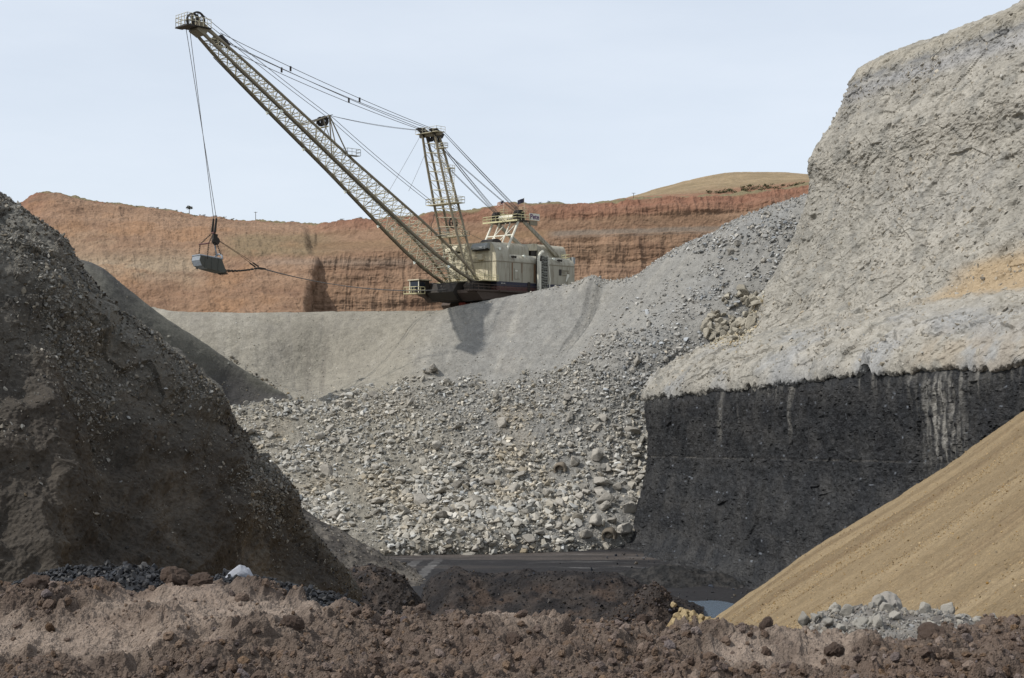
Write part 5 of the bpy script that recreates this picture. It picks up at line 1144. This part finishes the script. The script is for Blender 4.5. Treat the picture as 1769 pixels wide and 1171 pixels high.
# --- gantry
gt = Vector((0, 0, 18.9))
gan = MB().box(-2.1, .9, -5.1, 4.6, 18.85, 19.15).build('gantry', P_dark, dl)
ft = [(4.0, Vector((.5, 4.0, 18.8)), loc(873, 438, 4.0)), (-4.0, Vector((.5, -4.0, 18.8)), Vector((loc(873, 438, 4.0).x, -4.0, loc(873, 438, 4.0).z)))]
for y, a, c_ in ft: MB().tube(a, c_, .26, 8).build('front_leg', P_white, gan)
b = MB(); a4, c4 = ft[0][1], ft[0][2]; a_4, c_4 = ft[1][1], ft[1][2]; m1 = a4.lerp(c4, .42); m2 = a_4.lerp(c_4, .42)
b.tube(m1, m2, .17, 6)
for k in (.3, .72):
    u1 = a4.lerp(a_4, k); v1 = c4.lerp(c_4, k); b.tube(u1, v1, .16, 6)
b.tube(c4.lerp(c_4, .25), m1.lerp(m2, .72), .13, 6).tube(m1.lerp(m2, .72), a4.lerp(a_4, .45), .12, 6).tube(m1.lerp(m2, .3), a4, .12, 6).tube(m1.lerp(m2, .3), c4.lerp(c_4, .85), .13, 6).tube(c_4, m1.lerp(m2, .72), .11, 6)
b.build('front_bracing', P_white, gan)
for y, p1, p2 in ((4.0, Vector((-1.2, 4.0, 18.9)), loc(963, 442, 4.0)), (-4.0, Vector((-1.2, -4.0, 18.9)), Vector((loc(963, 442, 4).x, -4.0, 12.3)))):
    b = MB(); 
    for dx in (-.5, .5): b.tube(p1 + Vector((dx * .6, 0, 0)), p2 + Vector((dx, 0, 0)), .3, 8)
    for k in range(8): b.tube(p1.lerp(p2, k / 8) + Vector((-.4, 0, 0)), p1.lerp(p2, (k + 1) / 8) + Vector((.4, 0, 0)), .09, 4)
    b.build('rear_leg', P_side, gan)
b = MB(); b.box(1.2, 1.9, -5.6, 5.0, 18.9, 19.05); b.rail([(1.9, -5.6, 19.05), (1.9, 5.0, 19.05), (-2, 5.0, 19.05)], 1.15, .07, 1.3); b.rail([(-2.1, -5.6, 19.05), (1.9, -5.6, 19.05)], 1.15, .06, 1.3); b.box(1.88, 1.98, -5.6, 5.0, 18.75, 19.1); b.build('gantry_platform', P_yel, gan)
for y in (-3.4, 3.3):
    b = MB()
    for k in range(4): b.wheel((-.3, y - .6 + .4 * k, 20.4), (0, 1, 0), 1.0, .12, .25, 20)
    b.box(-1.2, .8, y - 1.0, y + 1.0, 19.1, 19.9); b.build('sheave_block', P_dark, gan)
b = MB(); b.tube((0, -2.0, 19.9), (0, 2.2, 19.9), .62, 16); b.build('equaliser_drum', P_white, gan)
MB().box(-.6, .6, -1.0, .6, 19.15, 20.2).build('drive_box', P_cream, gan, bevel=.1)
for y in (-1.9, 3.9):
    b = MB(); b.box(-1.4, -.4, y - .6, y + .6, 20.8, 20.9); b.rail([(-.4, y - .6, 20.9), (-.4, y + .6, 20.9), (-1.4, y + .6, 20.9)], 1.0, .045, .6)
    for dy in (-.5, .5): b.tube((-.9, y + dy, 19.1), (-.9, y + dy, 20.9), .06, 4)
    b.build('lookout_cage', P_yel, gan)
# painted name board
sg = MB().box(-5.4, -2.2, 4.62, 4.70, 19.25, 20.75).build('sign_board', P_white, gan, bevel=.02)
MB().box(-4.9, -2.6, 4.0, 4.5, 18.2, 19.2).build('sign_bracket', P_steel, gan)
def letters(txt, size, M_, mat, parent, name='lettering'):
    cu = bpy.data.curves.new(name, 'FONT'); cu.body = txt; cu.size = size; cu.extrude = .012; cu.align_x = 'CENTER'; cu.align_y = 'CENTER'; cu.materials.append(mat); cu.resolution_u = 3; cu.offset = .03
    t = bpy.data.objects.new(name, cu); COL.objects.link(t); me = bpy.data.meshes.new_from_object(t); bpy.data.objects.remove(t); t = bpy.data.objects.new(name, me); COL.objects.link(t); t.parent = parent; t.matrix_local = M_; return t
pur = paint('purple_paint', (86, 44, 92), .5, .05)
letters('Pete', 1.55, Matrix.Translation((-3.8, 4.72, 20.0)) @ Matrix.Rotation(math.pi, 4, 'Z') @ Matrix.Rotation(math.pi / 2, 4, 'X'), pur, sg)
# --- ropes
def rope(a, c_, r=.055, sag=0.0, n=10, name='rope', mat=None):
    a, c_ = Vector(a), Vector(c_); b = MB(); b.path([a.lerp(c_, k / n) - Vector((0, 0, 4 * sag * (k / n) * (1 - k / n))) for k in range(n + 1)], r, 5); return b.build(name, mat or P_rope, dl)
an = Bt - dv * 3.0 + nv_ * 1.9
mh = {1: mast_f[0][1] + Vector((-.2, 0, 1.2)), -1: mast_f[1][1] + Vector((-.2, 0, 1.2))}
for s in (1, -1):
    for k in (0, 1):
        a = an + Vector((0, s * 1.15, 0)) - dv * (2.0 * k) - nv_ * (.6 * k); c_ = mh[s] + Vector((.9, 0, -.15 - .25 * k)); rope(a, c_, .06, .55 + .1 * k, 12, 'boom_pendant')
b = MB()
for s in (1, -1):
    a = an + Vector((0, s * 1.15, 0)); c_ = mh[s] + Vector((.9, 0, -.15))
    for t in (.30, .62): q = a.lerp(c_, t) - Vector((0, 0, 4 * .55 * t * (1 - t) + .35)); b.box(q.x - .16, q.x + .16, q.y - .1, q.y + .1, q.z - .45, q.z + .5)
b.build('rope_spreader', P_dark, dl)
for s in (1, -1):   # hoist ropes from the house over the mast to the boom point
    hs = Bt + dv * 1.6 + nv_ * 2.3 + Vector((0, s * .75, 0)); q = qm + Vector((-.6, s * .6, -.6)); m_ = loc(745 if s < 0 else 752, 352, s * 1.2)
    rope(hs, q, .055, .3, 10, 'hoist_rope'); rope(q, m_, .055, .35, 10, 'hoist_rope')
    rope(q0 if s > 0 else q1, mh[s] + Vector((.8, 0, -.5)), .04, .45, 10, 'stay_rope')
rope(mh[-1] + Vector((.6, 0, -.6)), loc(672, 330, -2.2), .035, .1, 6, 'stay_rope'); rope(mleg(-1, 1, .13), loc(706, 330, -1.0), .035, .1, 6, 'stay_rope')
rope(loc(752, 372, 0), loc(840, 418, 2), .04, .1, 6, 'stay_rope')
for s in (1, -1):
    for k in range(4):
        a = mh[s] + Vector((-1.4, -.45 + .3 * k, -.2 - .25 * (k % 2))); c_ = Vector((-.3 + .9 * (k % 2 * 2 - 1) * .5, (3.3 if s > 0 else -3.4) - .55 + .38 * k, 21.1)); rope(a, c_, .05, .12, 4, 'gantry_rope')
    for k in range(2): rope(mleg(s, -1, .10) + Vector((0, .3 * k, 0)), Vector((-.1, (3.0 if s > 0 else -3.2) + .3 * k, 20.6)), .05, .15, 4, 'gantry_rope')
# --- bucket, hanging from the hoist ropes
bc = Vector(W3(361, 456, 259)); bk = bpy.data.objects.new('bucket', None); COL.objects.link(bk); bk.location = bc; bk.rotation_euler = (0, R(6), R(40)); bk.scale = (.88, .88, .88)
bk['label'] = 'grey steel dragline bucket hanging on ropes and chains below the boom tip'; bk['category'] = 'bucket'
P_bk = paint('shaded_worn_steel', (78, 79, 73), .6, .45, (76, 70, 58), vert=False); P_bw = paint('sunlit_scraped_steel', (150, 156, 162), .45, .9, (52, 54, 56), 2.6, vert=False)  # mottled steel; sunlit back and shaded sides put into the two tones
Wb = 1.75
def shell(s_):
    b = MB(); o = [(-3.0, 1.35), (-3.1, .3), (-2.5, -.75), (-1.0, -1.2), (2.6, -1.5), (3.1, -1.1), (2.2, .6), (1.9, 1.3)]
    return b.prism(o, s_ * Wb - .09, s_ * Wb + .09)
for s in (1, -1): shell(s).build('side_plate', P_bk, bk, bevel=.03)
for s in (1, -1):
    for x_ in (-1.9, -.4, 1.1): MB().prism([(x_, 1.2), (x_ + .22, 1.2), (x_ + .3, -1.25), (x_ + .05, -1.2)], s * Wb - .2, s * Wb + .2).build('side_rib', P_bk, bk)
    MB().tube((-3.0, s * Wb, 1.35), (1.95, s * Wb, 1.3), .16, 8).build('top_rail', P_bw, bk)
MB().tube((-3.0, -Wb, 1.35), (-3.0, Wb, 1.35), .16, 8).build('top_rail', P_bw, bk)
b = MB(); pts = [(-3.0, 1.35), (-3.1, .3), (-2.5, -.75), (-1.0, -1.2), (2.6, -1.5), (3.15, -1.4)]
for (a, c_), (e, g_) in zip(pts[:3], pts[1:4]): b.add([(a, -Wb, c_), (a, Wb, c_), (e, Wb, g_), (e, -Wb, g_), (a + .14, -Wb, c_ + .1), (a + .14, Wb, c_ + .1), (e + .14, Wb, g_ + .1), (e + .14, -Wb, g_ + .1)], [(0, 1, 2, 3), (7, 6, 5, 4), (0, 4, 5, 1), (2, 6, 7, 3), (0, 3, 7, 4), (1, 5, 6, 2)])
b.build('back_plate', P_bw, bk)
b = MB()
for (a, c_), (e, g_) in zip(pts[3:5], pts[4:6]): b.add([(a, -Wb, c_), (a, Wb, c_), (e, Wb, g_), (e, -Wb, g_), (a, -Wb, c_ + .14), (a, Wb, c_ + .14), (e, Wb, g_ + .14), (e, -Wb, g_ + .14)], [(0, 1, 2, 3), (7, 6, 5, 4), (0, 4, 5, 1), (2, 6, 7, 3), (0, 3, 7, 4), (1, 5, 6, 2)])
b.build('floor_plate', P_bk, bk)
for k in range(5):
    y = -1.5 + .75 * k; MB().prism([(3.0, -1.5), (3.0, -1.15), (3.9, -1.72)], y - .14, y + .14).build('tooth', P_dark, bk)
b = MB(); b.path([(2.0, Wb * math.cos(t), 1.2 + 1.15 * math.sin(t)) for t in np.linspace(0, math.pi, 16)], .2, 8); b.build('arch', P_bw, bk, smooth=True)
def chain(nm, a, c_, par, r=.09, lk=.42, sag=0):
    a, c_ = Vector(a), Vector(c_); n = max(2, int((c_ - a).length / lk)); b = MB()
    for k in range(n):
        f1, f2 = k / n, (k + 1.25) / n; p = a.lerp(c_, f1) - Vector((0, 0, 4 * sag * f1 * (1 - f1))); q = a.lerp(c_, min(f2, 1)) - Vector((0, 0, 4 * sag * min(f2, 1) * (1 - min(f2, 1)))); d = (q - p).normalized(); sd = d.cross(Vector((0, 0, 1)) if k % 2 else Vector((.6, .8, 0))).normalized() * r
        b.tube(p + sd, q + sd, r * .5, 4).tube(p - sd, q - sd, r * .5, 4).tube(p + sd, p - sd, r * .5, 4).tube(q + sd, q - sd, r * .5, 4)
    return b.build(nm, P_dark, par)
top = Vector((.35, 0, 6.6)); sbz = 4.0
for s in (1, -1):
    sb1 = Vector((-1.5, s * 1.9, sbz)); chain('hoist_chain', (-1.5, s * 1.85, .8), sb1, bk); chain('hoist_chain', sb1, top + Vector((-.1, s * .35, 0)), bk)
    chain('dump_chain', (2.0, s * 1.2, 1.9), top + Vector((.6, 0, -1.2)), bk)
MB().tube((-1.5, -2.1, sbz), (-1.5, 2.1, sbz), .17, 8).build('spreader_bar', P_mar, bk)
b = MB()
b.box(.1, .6, -.5, .5, 6.4, 6.75); b.build('hoist_link', P_mar, bk)
for s in (1, -1): MB().prism([(.1, 6.7), (.6, 6.7), (.55, 9.6), (.2, 9.6)], s * .6 - .13, s * .6 + .13).build('rope_socket', P_dark, bk, bevel=.04)
b = MB(); b.wheel((1.05, 0, 5.0), (0, 1, 0), .85, .2, .2, 20); b.box(.3, 1.2, -.35, .35, 4.6, 6.4); b.build('dump_sheave', P_dark, bk)
b = MB(); b.path([(.9, .2, 4.4), (1.6, .3, 2.6), (1.9, .4, 1.9)], .13, 6); b.build('dump_link', P_bw, bk)
# drag chains, drag links and dump ropes, running towards the machine
dragw = Vector(W3(452, 464, 268.5)); bk.rotation_mode = 'XYZ'; SB = Matrix.Scale(.88, 4); Mi = (Matrix.Translation(bc) @ bk.rotation_euler.to_matrix().to_4x4() @ SB).inverted(); dg = Mi @ dragw
for s in (1, -1):
    chain('drag_chain', (2.7, s * 1.6, -.9), dg + Vector((-.9, s * .7, 0)), bk, .13, .5, .35)
    b = MB(); b.path([Vector((1.2, s * .2, 5.4)), (Vector((1.2, 0, 5.4)) + dg) / 2 + Vector((0, s * .3, .0)), dg + Vector((-1.2, s * .7, .25))], .05, 5); b.build('dump_rope', P_dark, bk)
    b = MB(); e = dg + Vector((-1.2, s * .7, .25)); b.tube(e, e.lerp(Vector((1.2, s * .2, 5.4)), .14), .16, 6); b.build('rope_socket', P_dark, bk)
b = MB(); b.box(dg.x - 1.1, dg.x + .6, dg.y - .8, dg.y + .8, dg.z - .15, dg.z + .15); b.build('drag_yoke', P_dark, bk, bevel=.05)
# hoist ropes down to the bucket, drag rope back to the fairlead (parts of the dragline)
DM = (Matrix.Translation(ORG) @ Matrix.Rotation(R(225), 4, 'Z')).inverted(); BM_ = Matrix.Translation(bc) @ bk.rotation_euler.to_matrix().to_4x4() @ SB
for s in (1, -1): rope(Bt + dv * 2.2 + Vector((1.0, s * .62, .9)), DM @ (BM_ @ Vector((.4, s * .6, 9.5))), .06, 0, 2, 'hoist_rope')
rope(DM @ dragw, Vector((17.5, -.4, 3.6)), .075, 1.6, 24, 'drag_rope'); rope(DM @ dragw + Vector((0, .5, 0)), Vector((17.5, .4, 3.6)), .075, 1.7, 24, 'drag_rope')
# --- flags on the gantry
def flag(lc, kind, lb):
    w_ = dl.location + Matrix.Rotation(R(225), 3, 'Z') @ Vector(lc); o = bpy.data.objects.new('flag', None); COL.objects.link(o); o.location = w_; o['label'] = lb; o['category'] = 'flag'
    MB().tube((0, 0, -1.2), (0, 0, 1.9), .035, 5).build('pole', P_white, o)
    def cloth(u0, u1, v0, v1, mat, nm, off=0):
        V = []; 
        for i in range(9):
            for j in range(5):
                u = u0 + (u1 - u0) * i / 8; v = v0 + (v1 - v0) * j / 4; V.append((-u * 1.45, off + .16 * math.sin(u * 7 + v), 1.85 - v * .95 - u * .55))
        for (x, y, z) in list(V): V.append((x, y + .02, z))
        fs = [(i * 5 + j, i * 5 + j + 1, (i + 1) * 5 + j + 1, (i + 1) * 5 + j) for i in range(8) for j in range(4)]
        b = MB().add(V, fs + [tuple(q + 45 for q in t[::-1]) for t in fs]); b.build(nm, mat, o)
    if kind:
        for k in range(7): cloth(.0 if k > 3 else .42, 1, k / 7, (k + 1) / 7, P_red if k % 2 == 0 else P_white, 'stripe')
        cloth(0, .42, 0, 4 / 7, P_navy, 'canton')
    else: cloth(0, 1, 0, 1, P_navy, 'cloth')
flag((-.9, -1.9, 22.1), 1, 'small red and white striped flag with a blue corner, left one on the gantry top')
flag((-1.0, 4.3, 22.1), 0, 'small dark blue flag blowing left, beside the name board on the gantry')
print('done', round(time.time() - T0, 1))
